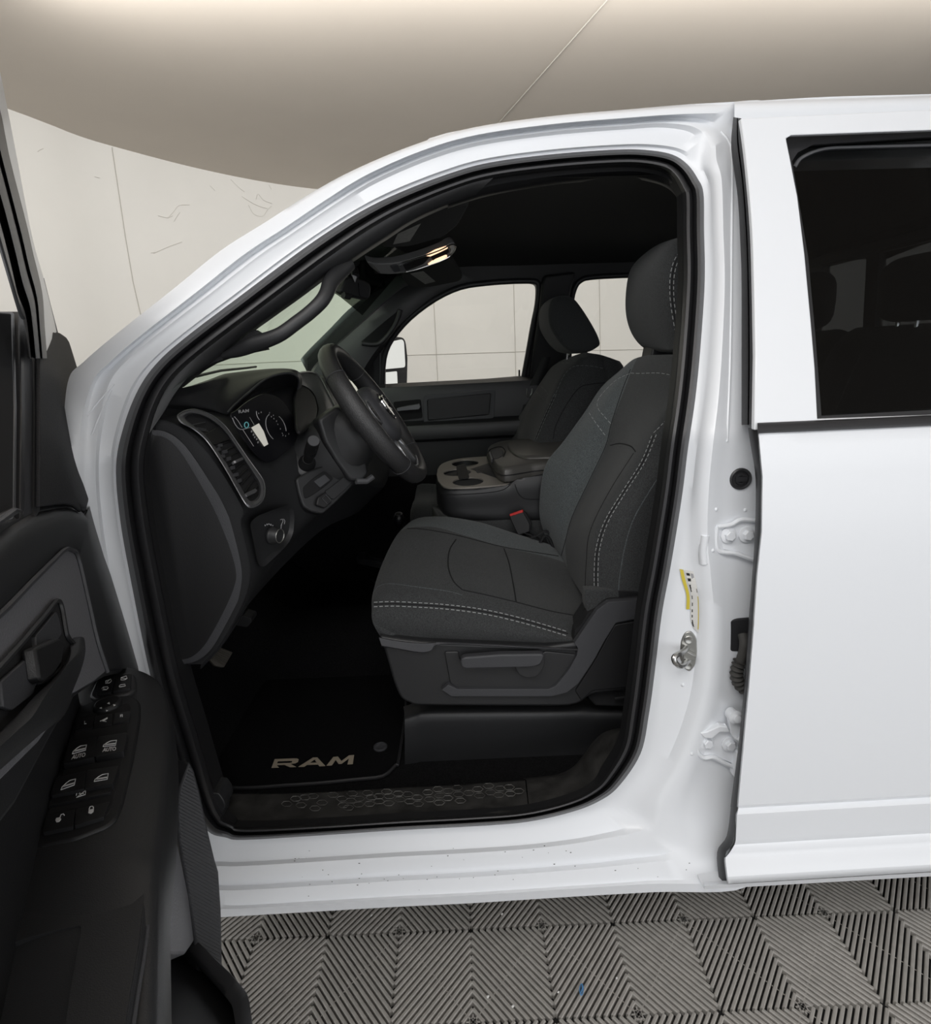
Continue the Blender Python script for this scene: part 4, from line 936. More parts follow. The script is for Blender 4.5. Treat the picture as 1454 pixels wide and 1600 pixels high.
hm = MB(); rows = [[PY(*p) for p in r] for r in hood_]
rows = [[p+Vector((-.10, .02, -.04)) for p in rows[0]]] + rows
hm.grid(dense(rows, 4, 4)); hm.build('instrument_hood', M['plastic'], DB, smooth=60)
mb = MB(); mb.tube([PY(*p) for p in cr(hood_[2][3:], 4)], .0028, 6); mb.build('hood_lip', M['plasticg'], DB)
# instrument cluster
IC = DB
c0, c1, c2 = PY(366, 650, .40), PY(455, 660, .66), PY(404, 712, .46)
cn = (c1-c0).cross(c2-c0).normalized(); cn = cn if cn.dot(CAM-c0) > 0 else -cn
cq = [q for q in (hit(dab, *p) for p in [(361,651),(386,628),(412,617),(453,643),(462,690),(424,722),(384,690),(420,670)]) if q]
cpl_ = (c0 + cn*(max((q-c0).dot(cn) for q in cq)+.004), cn)
plate('cluster_face', cr([(361,651),(372,640),(386,628),(412,615),(436,622),(453,643),(464,668),(462,690),(446,706),(424,722),(406,716),(384,690)], 3, True), cpl_, .004, M['gauge'], DB, bevel=.001)
def cpt(x, y, o=.001): return PP(x, y, cpl_[0]+cn*o, cn)
mb = MB(); mb.solid([[cpt(*p, .002) for p in [(393,668),(404.5,661.5),(412,674),(419,694),(413,697.5),(401,680)]]], -cn*.001); mb.build('cluster_screen', M['screen'], DB, smooth=0)
mb = MB(); mb.tube([cpt(385+3.2*math.cos(a)*1.0, 664+4.4*math.sin(a), .003) for a in [k*2*math.pi/16 for k in range(16)]], .0011, 5, closed=True); mb.build('cluster_icon', M['teal'], DB)
mb = MB()
for x, y in ((393,674),(396,679),(398,683),(401,686),(403,691)): mb.box(cpt(x, y, .003), cn*.0003, Vector((0, .004, 0)), Vector((0, 0, .002)))
vs, fs_ = text_mesh('RAM', .02); Q = [cpt(372,640.5,.003), cpt(389,639,.003), cpt(388.5,644,.003), cpt(373,646,.003)]
mb.add([quad_map(Q, *v) for v in vs], fs_)
for (cx, cy, rx, ry, a0_, a1_, n) in ((431,668,15,22,2.2,4.2,14),(431,668,15,22,-.9,.25,8),(410,648,9,12,2.4,3.6,8)):
    mb.tube([cpt(cx+rx*math.cos(a)+ry*.25*math.sin(a), cy+ry*math.sin(a), .002) for a in [a0_+(a1_-a0_)*k/n for k in range(n+1)]], .0009, 5)
for x, y in ((404,646),(408,644),(420,648),(424,651),(428,654),(432,658),(434,663),(438,670),(441,677),(446,681),(442,680),(451,678),(427,649),(421,645)): mb.box(cpt(x, y, .002), cn*.0003, Vector((0, .0018, 0)), Vector((0, 0, .0016)))
mb.tube([cpt(*p, .002) for p in cr([(363,653),(368,664),(376,671),(390,668)], 4)], .0010, 5); mb.tube([cpt(*p, .002) for p in cr([(366,651),(372,658),(378,668)], 4)], .0008, 5); mb.tube([cpt(390,652,.002), cpt(397,664,.002)], .0005, 5); mb.tube([cpt(379,671,.002), cpt(396,697,.002)], .0008, 5)
mb.build('cluster_markings', M['printg'], DB)
# silver surround of the centre stack
cs0 = on_surface(dab, [(475,590),(490,590),(508,610),(524,636),(490,640),(494,660),(480,606)], .010)
plate('hood_shade', rounded([(460,619),(466,602),(474,603),(484,609),(492,620),(497,638),(494,656),(484,668),(470,678),(464,668)], 5), (cs0[0]-cs0[1]*.003, cs0[1]), .01, M['plasticd'], DB, bevel=.003)  # dark plate standing in for the shade inside the instrument hood
mb = MB(); n0_ = cs0[1].normalized()
so_l = cr([(462,584),(475,581),(490,582),(499,588),(508,604),(524,636),(530,650)], 4); si_l = cr([(466,600),(478,604),(488,612),(494,624),(498,640),(495,652),(492,662)], 4)
mb.grid([[PP(a[0], a[1], cs0[0]-n0_*.01, n0_), PP(a[0]-1, a[1]+1, cs0[0]+n0_*.004, n0_), PP((a[0]+b[0])/2, (a[1]+b[1])/2, cs0[0]+n0_*.003, n0_), PP(b[0], b[1], cs0[0]-n0_*.004, n0_), PP(b[0]-2, b[1]+2, cs0[0]-n0_*.05, n0_)] for a, b in zip(so_l, si_l)])
mb.build('center_stack_trim', M['graphite'], DB, smooth=40)
mb = MB(); mb.tube([PP(a[0], a[1], cs0[0]+n0_*.006, n0_) for a in so_l], .0022, 6); mb.build('center_stack_edge', M['silver'], DB)
scp = (PY(553, 605, .96), Vector((.90, -.36, .25)))
plate('center_screen', rounded([(542,594),(551,592),(564,621),(556,622)], 1), scp, .004, M['screenl'], DB, bevel=0)
mb = MB()
for k, y in enumerate((575, 582, 588)): mb.tube([PP(533+k*3, y+1, *scp), PP(546+k*3, y-1, *scp)], .002, 5)
mb.tube([PP(562, 606, *scp), PP(570, 622, *scp)], .002, 5); mb.build('center_vent_bars', M['printg'], DB)
# lower trim under the column with its cubby
lo = [(435,778),(470,755),(512,752),(548,758),(536,772),(520,790),(498,806),(482,800),(470,785),(455,800),(440,806)]
# ------------------------------------------------------------------ steering column
SCo = empty('steering_column', PY(520, 700, .5), TR)
mb = MB()
wc = PY(586, 647, .53)                       # wheel centre
th = math.radians(33); wn = Vector((math.cos(th), 0, math.sin(th))); wu = Vector((-math.sin(th), 0, math.cos(th))); wv = Vector((0, 1, 0))
rows = []
for d, ru, rl, rw_ in ((-.035, .05, .05, .05), (-.06, .075, .085, .075), (-.11, .08, .10, .08), (-.20, .075, .11, .08), (-.30, .06, .10, .075)):
    rows.append([wc + wn*d + wu*((ru if math.sin(a) > 0 else rl)*math.copysign(abs(math.sin(a))**.7, math.sin(a))) + wv*(rw_*math.copysign(abs(math.cos(a))**.7, math.cos(a))) for a in [k*2*math.pi/28 for k in range(28)]])
mb.grid(dense(rows, 3, 1), False, True); mb.add(rows[0], [tuple(range(28))])
mb.build('column_shroud', M['plastic'], SCo, smooth=60)
shp = (PY(515, 690, .44), Vector((.55, -.80, .12)))
plate('column_side_cover', rounded([(497,655),(527,634),(545,650),(560,680),(570,710),(577,740),(566,752),(548,752),(526,722),(507,690)], 6), shp, .05, M['plastic'], SCo, bevel=.008, seg=3)
mb = MB(); mb.ball(PP(544, 694, shp[0]+shp[1].normalized()*.003, shp[1]), (.004, 0, 0), (0, .004, 0), (0, 0, .004), 6, 8); mb.build('column_screw', M['graphite'], SCo)
mb = MB(); mb.tube([PP(x, y, shp[0]-shp[1].normalized()*.0, shp[1]) for x, y in ((556,752),(572,752),(582,745))], .008, 8); mb.build('tilt_lever', M['graphite'], SCo)
# stalk
s0_, s1_ = PY(480, 722, .44), PY(489.5, 690, .34)
ax = (s1_-s0_).normalized()
mb = MB(); mb.lathe(s0_-ax*.02, ax, [(0, .030), (.004, .034), (.008, .034), (.010, .031)], 28); mb.build('stalk_collar', M['plastic'], SCo)
mb = MB(); mb.lathe(s0_-ax*.012, ax, [(0, .022), (.012, .021), (.018, .016), (.03, .0135)], 24); mb.build('stalk_boot', M['plasticd'], SCo)
Ls = (s1_-s0_).length
mb = MB(); mb.lathe(s0_, ax, [(0, .012), (Ls*.45, .0125), (Ls*.46, .0150), (Ls*.60, .0150), (Ls*.61, .0142), (Ls*.64, .0142), (Ls*.65, .0155), (Ls*1.0, .0150), (Ls*1.03, .0138), (Ls*1.03, .004)], 26); mb.build('turn_signal_stalk', M['plasticd'], SCo)
mb = MB(); mb.lathe(s0_, ax, [(Ls*1.028, .0136), (Ls*1.04, .013), (Ls*1.04, .002)], 24); mb.build('stalk_end_cap', M['plasticg'], SCo)
mb = MB()
for a in (0, .5): mb.ball(s0_+ax*(Ls*.8)+Vector((.010, -.011, -.002-a*.01)), (.0016, 0, 0), (0, .0016, 0), (0, 0, .0016), 5, 6)
mb.build('stalk_marks', M['printg'], SCo)
# panel under the column
kpp = (PY(500, 770, .42), Vector((.62, -.70, .30)))
plate('knee_panel', rounded([(462,748),(485,735),(515,724),(545,740),(556,752),(545,765),(525,785),(505,803),(488,800),(474,792),(467,772)], 5), kpp, .03, M['plastic'], DB, bevel=.004)
kn = kpp[1].normalized()
plate('knee_pocket', rounded([(473,762),(488,748),(507,735),(522,747),(512,757),(488,774),(476,780)], 5), (kpp[0]+kn*.003, kn), .006, M['seamd'], DB, bevel=.002)
plate('knee_flap', rounded([(490,752),(507,741),(516,750),(500,762)], 2), (kpp[0]+kn*.006, kn), .004, M['plasticg'], DB, bevel=.001)
plate('knee_lower_flap', rounded([(508,768),(538,745),(551,752),(540,764),(522,780),(514,778)], 2), (kpp[0]+kn*.006, kn), .004, M['plastic'], DB, bevel=.001)
plate('park_brake_lever', rounded([(497,777),(508,769),(517,777),(518,785),(508,794),(494,789)], 2), (kpp[0]+kn*.014, kn), .012, M['plasticd'], DB, bevel=.003)
mb = MB(); mb.tube([PP(x, y, kpp[0]+kn*.016, kn) for x, y in ((503,779),(509,773),(517,782),(511,787))], .0014, 5, closed=True); mb.build('park_brake_icon', M['plasticg'], DB)
# ------------------------------------------------------------------ steering wheel
SW = empty('steering_wheel', wc, TR)
R0_ = .196
def wp(a, r, d=0.0): return wc + wu*(r*math.cos(a)) + wv*(r*math.sin(a)) + wn*d
mb = MB(); n = 96
for i in range(1):
    rows = []
    for k in range(n):
        a = 2*math.pi*k/n; c = wp(a, R0_); e = (wu*math.cos(a)+wv*math.sin(a))
        grip = 1.0+.10*max(0, math.cos(2*(abs(a-math.pi)-math.pi/2)*1.0))
        rows.append([c + e*(.0190*grip*math.cos(b)) + wn*(.0240*grip*math.sin(b)) for b in [j*2*math.pi/14 for j in range(14)]])
    mb.grid(rows, True, True)
mb.build('wheel_rim', M['leather'], SW, smooth=80)
mb = MB()
for a in (math.radians(52), math.radians(-52), math.radians(135), math.radians(-135)):
    c = wp(a, R0_); e = (wu*math.cos(a)+wv*math.sin(a))
    mb.tube([c + e*(.0204*math.cos(b)) + wn*(.0256*math.sin(b)) for b in [j*2*math.pi/18 for j in range(18)]], .0010, 5, closed=True)
mb.build('rim_stitch', M['plasticg'], SW)
mb = MB(); mb.tube([wp(2*math.pi*k/72, R0_-.0135, .012) for k in range(72)], .0011, 5, closed=True); mb.build('rim_inner_line', M['graphite'], SW)
mb = MB(); rows = []
for d, s in ((-.03, .80), (-.005, .98), (.012, 1.0), (.026, .88), (.034, .6), (.036, .2), (.036, .01)):
    rows.append([wc + wn*d + wu*(s*(.076 if math.sin(a) > 0 else .092)*math.copysign(abs(math.sin(a))**.8, math.sin(a))) + wv*(s*.088*math.copysign(abs(math.cos(a))**.8, math.cos(a))) for a in [k*2*math.pi/32 for k in range(32)]])
mb.grid(dense(rows, 2, 1), False, True); mb.build('airbag_cover', M['plasticg'], SW, smooth=60)
for sgn in (-1, 1):
    mb = MB(); a = sgn*math.radians(92)
    mb.grid([[wc + wv*(sgn*y) + wu*z + wn*d for z, d in ((-h, -.004), (-h*.8, .012), (h*.8, .012), (h, -.004), (h*.8, -.016), (-h*.8, -.016))] for y, h in ((.07, .040), (.12, .034), (.150, .028), (.180, .026))], False, True); mb.build('wheel_spoke', M['plasticd'], SW, smooth=50)
    mb = MB(); c = wc + wv*(sgn*.118) + wn*.016 + wu*.006
    mb.lathe(c-wn*.004, wn, [(0, .026), (.006, .026), (.008, .022), (.007, .012), (.009, .010), (.010, .004)], 20); mb.build('wheel_button', M['plasticd'], SW)
    mb = MB(); mb.tube([c + wn*.004 + (wu*math.cos(t)*1.25+wv*math.sin(t))*.027 for t in [k*2*math.pi/28 for k in range(28)]], .002, 6, closed=True); mb.build('button_ring', M['graphite'], SW)
    mb = MB(); mb.grid([[wc + wv*(sgn*(y+o)) - wu*z + wn*d for o, d in ((-.016, -.006), (-.013, .010), (.013, .010), (.016, -.006))] for y, z, d0 in ((.030, .075, 0), (.040, .115, 0), (.052, .15, 0), (.065, .180, 0))]); mb.build('wheel_spoke', M['silver'], SW, smooth=50, solid=.006)
mb = MB(); mb.tube([wp(math.pi+t, R0_-.020, .010) for t in [-.42+.84*k/16 for k in range(17)]], .006, 8, flat=.6); mb.build('lower_bezel', M['graphite'], SW)
# maker's badge: a ram's head, simplified relief
mb = MB(); ec = wc + wn*.037
def ep(u, v, o=0.0): return ec + wv*(u*.040) + wu*(v*.036) + wn*o
mb.tube([ep(1.05*math.cos(t), 1.1*math.sin(t)) for t in [k*2*math.pi/26 for k in range(26)]], .0016, 6, closed=True)
head = [(-.22,.62),(.22,.62),(.36,.25),(.24,-.15),(.30,-.55),(.12,-.85),(-.12,-.85),(-.30,-.55),(-.24,-.15),(-.36,.25)]
mb.solid([[ep(u, v, .003) for u, v in head]], -wn*.003)
for s in (-1, 1):
    mb.tube([ep(s*u, v, .002) for u, v in cr([(.20,.62),(.62,.78),(.92,.42),(.86,-.10),(.60,-.42),(.44,-.22),(.58,.02)], 4)], [.0040-.0022*i/24 for i in range(25)], 6)
mb.build('wheel_badge', M['chrome'], SW, smooth=40)
# ------------------------------------------------------------------ driver's seat
def stitch(b, path, r=.0009, dash=6.0, gap=3.4, lift=.0012, k=8):
    """a row of thread dashes laid along a photo path on a surface"""
    mb = MB(); pts = cr(path, k); L = 0; on = True; cur = [pts[0]]; acc = 0
    P = [pts[0]]
    dense_ = lin(pts, 1.0); seg = [dense_[0]]; lim = dash
    for a, c in zip(dense_, dense_[1:]):
        acc += math.dist(a, c)
        if on: seg.append(c)
        if acc >= (dash if on else gap):
            if on:
                h = [q for q in (hit(b, x, y, lift) for x, y in seg[::2]+[seg[-1]]) if q]
                if len(h) > 1: mb.tube(h, r, 5)
                seg = []
            else: seg = [c]
            on = not on; acc = 0
    return mb
def seamline(b, path, r=.0016, lift=.0002, k=6, step=4):
    mb = MB(); h = [q for q in (hit(b, x, y, lift) for x, y in lin(cr(path, k), step)) if q]
    run = [h[0]] if h else []
    for a, c in zip(h, h[1:]):
        if (c-a).length > .06:
            if len(run) > 1: mb.tube(run, r, 6)
            run = []
        run.append(c)
    if len(run) > 1: mb.tube(run, r, 6)
    return mb
DS = empty('driver_seat', PY(760, 1095, .45), TR)
# cushion: columns near-bottom, near side, stitch, crest, centre, far seam, far edge, far bottom
Yc = (.30, .285, .305, .36, .52, .67, .80, .81)
cu = [
 [(603,1004),(597,985),(592,968),(594,955),(606,925),(628,880),(650,862),(652,880)],
 [(600,998),(584,970),(583.5,945),(585,922),(599,876),(622,833),(646,816),(650,850)],
 [(645,1002),(640,975),(640,945),(643,912),(655,866),(672,823),(690,808),(692,845)],
 [(720,1005),(718,982),(718,951),(720,920),(728,872),(730,838),(745,815),(745,850)],
 [(800,1008),(798,990),(800,966),(800,936),(800,892),(787,855),(800,832),(800,860)],
 [(888,1012),(888,1000),(887,991),(884,962),(872,916),(858,871),(862,852),(862,880)],
 [(935,1020),(936,1010),(936,1002),(930,975),(920,930),(908,890),(905,872),(905,890)]]
rows = [[PY(x, y, Y) for (x, y), Y in zip(r, Yc)] for r in cu]
rows = [[p + Vector((.05, 0, -.04)) for p in rows[0]]] + rows
# widen the front roll: first rows back and down already
cuf = dense(rows, 6, 6)
mb = MB(); mb.grid(cuf, mi=0); cub = mb.bvh()
nv = len(cuf[0])-1
# lighter far bolster
nb = int(nv*5/7)
for i, f in enumerate(mb.f):
    if i % nv >= nb: mb.m[i] = 1
mb.build('seat_cushion', [M['fabric'], M['fabricl']], DS, smooth=70)
s1 = [(584,941),(610,940),(640,941),(700,945),(759,953),(819,967),(887,987)]; s2 = [(x, y+7) for x, y in s1]
m1 = stitch(cub, s1, dash=5, gap=2.6, r=.00085); m2 = stitch(cub, s2, dash=5, gap=2.6, r=.00085); m1.add(m2.v, m2.f); m1.build('cushion_stitching', M['thread'], DS)
m1 = MB()
for p in ([(584,944.5),(610,943.5),(640,944.5),(700,948.5),(759,956.5),(819,970.5),(887,990.5)], [(636,826),(660,827),(711,836),(787,855),(872,869)], [(712,843),(702,860),(700,885),(708,908),(722,922)], [(787,857),(795,880),(801,910),(806,940)], [(722,922),(760,930),(806,941),(860,955),(905,963)]):
    s_ = seamline(cub, p, .0019, -.0006); m1.add(s_.v, s_.f)
m1.build('cushion_seam', M['seamd'], DS)
m1 = MB(); s_ = seamline(cub, [(584,925),(592,916),(610,912),(650,917),(700,924),(722,930)], .0012, -.0004); m1.add(s_.v, s_.f); m1.build('cushion_piping', M['fabricl'], DS)
# backrest
Yb = (.30, .285, .30, .315, .375, .52, .64, .70, .79, .82, .80)
bk = [
 [(1010,960),(966,952),(945,948),(928,945),(914,935),(900,915),(886,892),(880,880),(870,868),(868,872),(900,880)],
 [(1020,880),(975,862),(950,860),(929,858),(917,842),(900,845),(883,846),(870,842),(856,833),(852,834),(890,840)],
 [(1030,830),(991,808),(965,808),(942,815),(928,806),(912,806),(895,806),(870,800),(848,797),(845,796),(885,800)],
 [(1050,745),(1035,737),(1000,745),(972,765),(953,762),(938,758),(921,752),(888,742),(858,732),(853,730),(890,735)],
 [(1075,705),(1062,700),(1035,702),(1001,719),(985,712),(968,704),(947,697),(915,690),(887,690),(883,688),(915,690)],
 [(1085,655),(1078,650),(1060,648),(1032,660),(1015,658),(985,657),(957,657),(935,648),(918,646),(914,645),(945,645)],
 [(1094,615),(1090,610),(1078,606),(1056,617),(1045,610),(1005,610),(974,612),(957,607),(943,607),(940,606),(970,605)],
 [(1096,585),(1092,578),(1085,570),(1070,568),(1052,562),(1015,562),(992,566),(980,570),(968,580),(966,582),(985,580)],
 [(1100,580),(1096,572),(1090,564),(1075,560),(1056,555),(1022,555),(1002,558),(992,563),(980,572),(978,576),(990,576)]]
rows = [[PY(x, y, Y) for (x, y), Y in zip(r, Yb)] for r in bk]
tail = [p + Vector((.06, 0, -.01)) for p in rows[-1]]; tail2 = [p + Vector((.10, 0, -.08)) for p in rows[-1]]
rows += [tail, tail2]
bkf = dense(rows, 6, 5)
mb = MB(); mb.grid(bkf); bkb = mb.bvh(); nv = len(bkf[0])-1
for i, f in enumerate(mb.f):
    j = (i % nv)/5
    if j >= 6.0: mb.m[i] = 1
mb.build('seat_backrest', [M['fabric'], M['fabricl']], DS, smooth=70)
bp0 = [(1051,634),(1044,650),(1032,665),(1020,678)]
m1 = MB()
for p in ([(1018,681),(1001,722),(972,768),(944,815),(931,856),(928,890),(928,921)], [(1025,679),(1007,722),(978,768),(950,815),(937,856),(934,890),(934,921)], [(1051,634),(1044,650),(1034,663),(1020,677)],
          [(985,583),(1000,583.5),(1030,583),(1056,588)], [(983,584),(965,592),(947,608),(934,625),(934,638),(945,652),(955,663)], [(920,645),(930,660),(948,684)], [(1053,601),(1048,612)]):
    s_ = stitch(bkb, p, r=.00075, dash=4.2, gap=2.4); m1.add(s_.v, s_.f)
m1.build('backrest_stitching', M['thread'], DS)
m1 = MB()
for p in ([(985,577),(972,610),(955,662),(946,697),(920,752),(894,807),(883,846),(877,868)], [(953,696),(968,693),(985,697),(993,706)], [(1021.5,680),(1004,722),(975,768),(947,815),(934,856),(931,890),(931,921)], [(914,921),(916,880),(922,830),(952,768),(990,708)]):
    s_ = seamline(bkb, p, .0016, -.0007); m1.add(s_.v, s_.f)
m1.build('backrest_seam', M['seamd'], DS)
m1 = MB(); s_ = seamline(bkb, [(1035,737),(1018,762),(991,808),(977,850),(968,900),(966,922)], .0014, -.0002); m1.add(s_.v, s_.f); m1.build('side_piping', M['fabricl'], DS)
# bolster base flap
plate('backrest_skirt', rounded([(914,922),(930,922),(966,921),(1006,925),(1006,934),(960,936),(935,950),(918,958),(914,945)], 3), (PY(960, 935, .288), Vector((.05, -1, 0))), .03, M['fabric'], DS, bevel=.006)
plate('skirt_strap', rounded([(966,922),(1004,926),(1003,933),(985,936),(967,935)], 2), (PY(960, 935, .283), Vector((.05, -1, 0))), .01, M['plasticd'], DS, bevel=.003)
# headrest
Yh = (.60, .44, .405, .40, .42, .47, .55, .63, .67, .68, .66)
hr = [
 [(1075,552),(1072,551),(1066,549),(1058,547),(1048,548),(1040,549),(1025,548),(1013,546),(1008,545),(1012,546),(1030,548)],
 [(1085,530),(1080,528),(1070,530),(1058,533),(1045,535),(1030,536),(1012,533),(998,530),(990,527),(994,527),(1020,530)],
 [(1090,490),(1085,490),(1070,490),(1049,492),(1036,492),(1018,492),(998,495),(985,497),(979,499),(984,498),(1010,498)],
 [(1092,450),(1088,450),(1070,448),(1046,449),(1032,449),(1014,452),(994,458),(982,462),(977,464),(982,464),(1010,464)],
 [(1096,415),(1092,414),(1075,408),(1052,410),(1036,412),(1018,417),(1000,420),(989,422),(984,423),(989,424),(1015,425)],
 [(1100,392),(1096,390),(1083,384),(1065,384),(1048,386),(1032,391),(1018,394),(1009,396),(1005,398),(1010,399),(1035,400)],
 [(1104,378),(1100,376),(1090,371),(1075,370),(1062,372),(1050,374),(1040,377),(1035,379),(1032,382),(1036,384),(1055,388)]]
rows = [[PY(x, y, Y) for (x, y), Y in zip(r, Yh)] for r in hr]
rows = [[p+Vector((.10, 0, .02)) for p in rows[0]], [p+Vector((.04, 0, -.002)) for p in rows[0]]] + rows + [[p+Vector((.05, 0, .0)) for p in rows[-1]], [p+Vector((.10, 0, -.05)) for p in rows[-1]]]
hrf = dense(rows, 6, 5); mb = MB(); mb.grid(hrf); hrb = mb.bvh()
mb.build('headrest', [M['fabric']], DS, smooth=70)
h1_ = [(1068,386),(1058,398),(1051,412),(1047,430),(1046,449),(1047,470),(1050,492),(1054,515),(1059,537)]
m1 = stitch(hrb, h1_, r=.0009, dash=5, gap=3); s_ = stitch(hrb, [(x+6, y+1) for x, y in h1_], r=.0009, dash=5, gap=3); m1.add(s_.v, s_.f); m1.build('headrest_stitching', M['thread'], DS)
m1 = seamline(hrb, [(x+3, y+.5) for x, y in h1_], .0016, -.0006); m1.build('headrest_seam', M['seamd'], DS)
mb = MB(); mb.solid([[PY(*p, .55) for p in rounded([(1020,540),(1075,540),(1070,562),(1016,560)], 4)]], (0, .08, 0)); mb.build('headrest_collar', M['plasticd'], DS, bevel=.006)
for x, Y in ((1055, .46), (1030, .63)):
    mb = MB(); mb.tube([PY(x+6, 548, Y)+Vector((.05, 0, .03)), PY(x+2, 575, Y)+Vector((.05, 0, -.05))], .006, 10); mb.build('headrest_post', M['metal'], DS)
# plastic side shield
def shp_(l, Y): return [PY(x, y, Y) for x, y in l]
sh_o = cr([(592,994),(625,999),(659,1003),(700,1005),(780,1008),(893,1012)], 3)[:-1] + cr([(897,1005),(905,992),(916,976),(925,962),(934,951),(949,939),(975,936),(1006,934)], 3) + [(1004,960),(998,1010),(992,1060),(984,1078)] + cr([(950,1082),(925,1086),(907,1098),(890,1103),(870,1104)], 3) + cr([(780,1104),(660,1103),(640,1099),(626,1091),(616,1070),(607,1040),(599,1012)], 3)[:-1]
mb = MB(); mb.solid([shp_(sh_o, .272)], (0, .10, 0)); SHP = mb.build('side_shield', M['plastic'], DS, bevel=.007, seg=3)
mb = MB(); rows = []                         # top ledge and the raised band that frames the lever
l1 = cr([(592,995),(625,1001),(659,1004),(680,1003),(690,1002),(780,1006),(904,1013)], 4); l2 = cr([(596,1009),(625,1014),(655,1019),(672,1017),(690,1006),(780,1010),(903,1016)], 4)
mb.grid([[PY(a[0], a[1], .282), PY(a[0], a[1]+1.5, .262), PY(b[0], b[1], .258), PY(b[0], b[1]+1, .274)] for a, b in zip(l1, l2)])
rim_o = [(904,1012),(897,1003),(908,988),(922,966),(935,952),(951,941),(1002,937),(1001,966),(960,974),(952,986),(944,1003),(930,1028),(912,1056),(897,1075),(884,1085),(860,1089),(705,1089),(694,1084),(688,1078)]
rim_i = [(902,1020),(903,1018),(905,1014),(908,1010),(912,1005),(918,998),(924,990),(930,985),(925,994),(918,1004),(908,1018),(899,1034),(890,1049),(880,1064),(868,1073),(857,1077),(716,1077),(706,1073),(701,1067)]
rail_in = rim_i
mb.solid([shp_([(903,1013),(897,1005),(916,977),(933,953),(950,941),(1004,937),(1003,965),(962,973),(946,998),(925,1036),(903,1068),(886,1082),(862,1088),(705,1088),(690,1078),(700,1070),(714,1077),(857,1077),(868,1072),(887,1049),(901,1024)], .258)], (0, .016, 0))
mb.build('shield_band', M['plasticg'], DS, smooth=30, bevel=.005)
plate('lever_panel', rounded([(694,1019),(716,1018),(718,1030),(722,1033),(840,1026),(852,1018),(900,1023),(887,1048),(868,1071),(857,1076),(715,1076),(703,1068)], 4), (PY(800, 1045, .266), Vector((0, -1, .0))), .01, M['plastic'], DS, bevel=.002)
lv = MB(); lv.solid([shp_(rounded([(719,1032),(724,1027.5),(780,1023),(846,1022),(850.5,1025),(848,1032),(844,1039),(836,1042),(824,1043.5),(726,1045.5),(720,1042)], 3), .238)], (0, .02, 0))
lv.build('height_lever', M['plasticg'], DS, bevel=.004, seg=3)
lv = MB(); lv.solid([shp_(rounded([(804,1042),(838,1038),(849,1024),(851,1036),(845,1050),(836,1058),(822,1059),(811,1054)], 3), .248)], (0, .02, 0)); lv.build('lever_hub', M['plastic'], DS, bevel=.005)
plate('rear_shield', rounded([(960,976),(1002,969),(996,1030),(984,1074),(925,1080),(908,1096),(898,1080),(930,1030),(947,998)], 4), (PY(960, 1030, .268), Vector((0, -1, 0))), .01, M['plasticd'], DS, bevel=.003)
mb = MB(); mb.solid([shp_([(898,985),(908,975),(918,958),(935,950),(912,975),(900,1003),(896,1003)], .276)], (0, .03, 0)); mb.build('shield_gap', M['seamd'], DS)
# ------------------------------------------------------------------ centre console / folded middle seat
CO = empty('center_console', PY(770, 810, 1.0), TR)
ZT = PY(735, 740, 1.0).z
p0 = PY(735, 758, .88); ctn = Vector((-.02, -.06, 1)).normalized()
def ct(l, o=0.0): return [PP(x, y, p0+ctn*o, ctn) for x, y in l]
tray_o = cr([(682,741),(685,730),(693,723),(709,718),(729,715),(759,713)], 3) + [(800,712),(830,735),(800,753)] + cr([(792,756),(780,757.5),(742,761),(709,762),(693,760),(684,751)], 3)
def ell(cx, cy, rx, ry, n=20, t=-.05): return [(cx+rx*math.cos(a), cy+ry*math.sin(a)+t*rx*math.cos(a)) for a in [k*2*math.pi/n for k in range(n)]]
holes = [ell(726.5,723.6,21,5.6), ell(714,738,21.5,5.6), ell(731,752.2,24,6.8)]
mb = MB(); mb.solid([ct(tray_o)]+[ct(h) for h in holes], -ctn*.006); mb.build('cupholder_tray', M['bronze'], CO, smooth=30, bevel=.0012)
for h in holes:
    mb = MB(); a = ct(h, -.001); c = sum(a, Vector())/len(a)
    mb.grid([a, [c+(p-c)*.92-ctn*.07 for p in a]], False, True); mb.add([c+(p-c)*.92-ctn*.07 for p in a], [tuple(range(len(a)))])
    mb.build('cup_well', M['plasticd'], CO, smooth=40)
plate('cup_bridge', rounded([(712,728),(726,724),(731,736),(733,747),(716,748),(714,737)], 3), (p0+ctn*.001, ctn), .003, M['plasticd'], CO, bevel=.001)
plate('tray_notch', rounded([(742,733),(750,729),(762,728),(762,737),(745,739)], 2), (p0+ctn*.0015, ctn), .003, M['plasticg'], CO, bevel=.001)
# body
top_l = [(682,742),(684,753),(693,761),(709,763.5),(742,762.5),(780,759),(795,757),(812,748),(855,742),(900,735)]
t3 = [p0]*0
def cbd(l, Y, dz=0.0, dx=0.0): return [PY(x, y, Y)+Vector((dx, 0, dz)) for x, y in l]
rows = []
yk = [1.06,.98,.90,.875,.87,.87,.87,.865,.86,.86]
tl_ = [PY(x, y, Y) for (x, y), Y in zip(top_l, yk)]
ml_ = [PY(x, y, Y-.006) for (x, y), Y in zip([(681,757),(683,768),(692,775),(709,776),(742,775),(780,771),(795,768),(812,764),(855,760),(900,755)], yk)]
bl_ = [PY(x, y, Y) for (x, y), Y in zip([(683,786),(686,794),(695,803),(712,809),(742,811),(780,812),(795,812),(812,811),(855,809),(900,806)], yk)]
bb_ = [p+Vector((.01, .03, -.02)) for p in bl_]
mb = MB(); mb.grid(dense([tl_, ml_, [a*.5+b*.5 for a, b in zip(ml_, bl_)], bl_, bb_], 4, 4)); mb.add([p for p in tl_]+[tl_[-1]+Vector((0, .32, 0)), tl_[0]+Vector((0, .12, 0))], [tuple(range(12))]); cbb = mb.bvh()
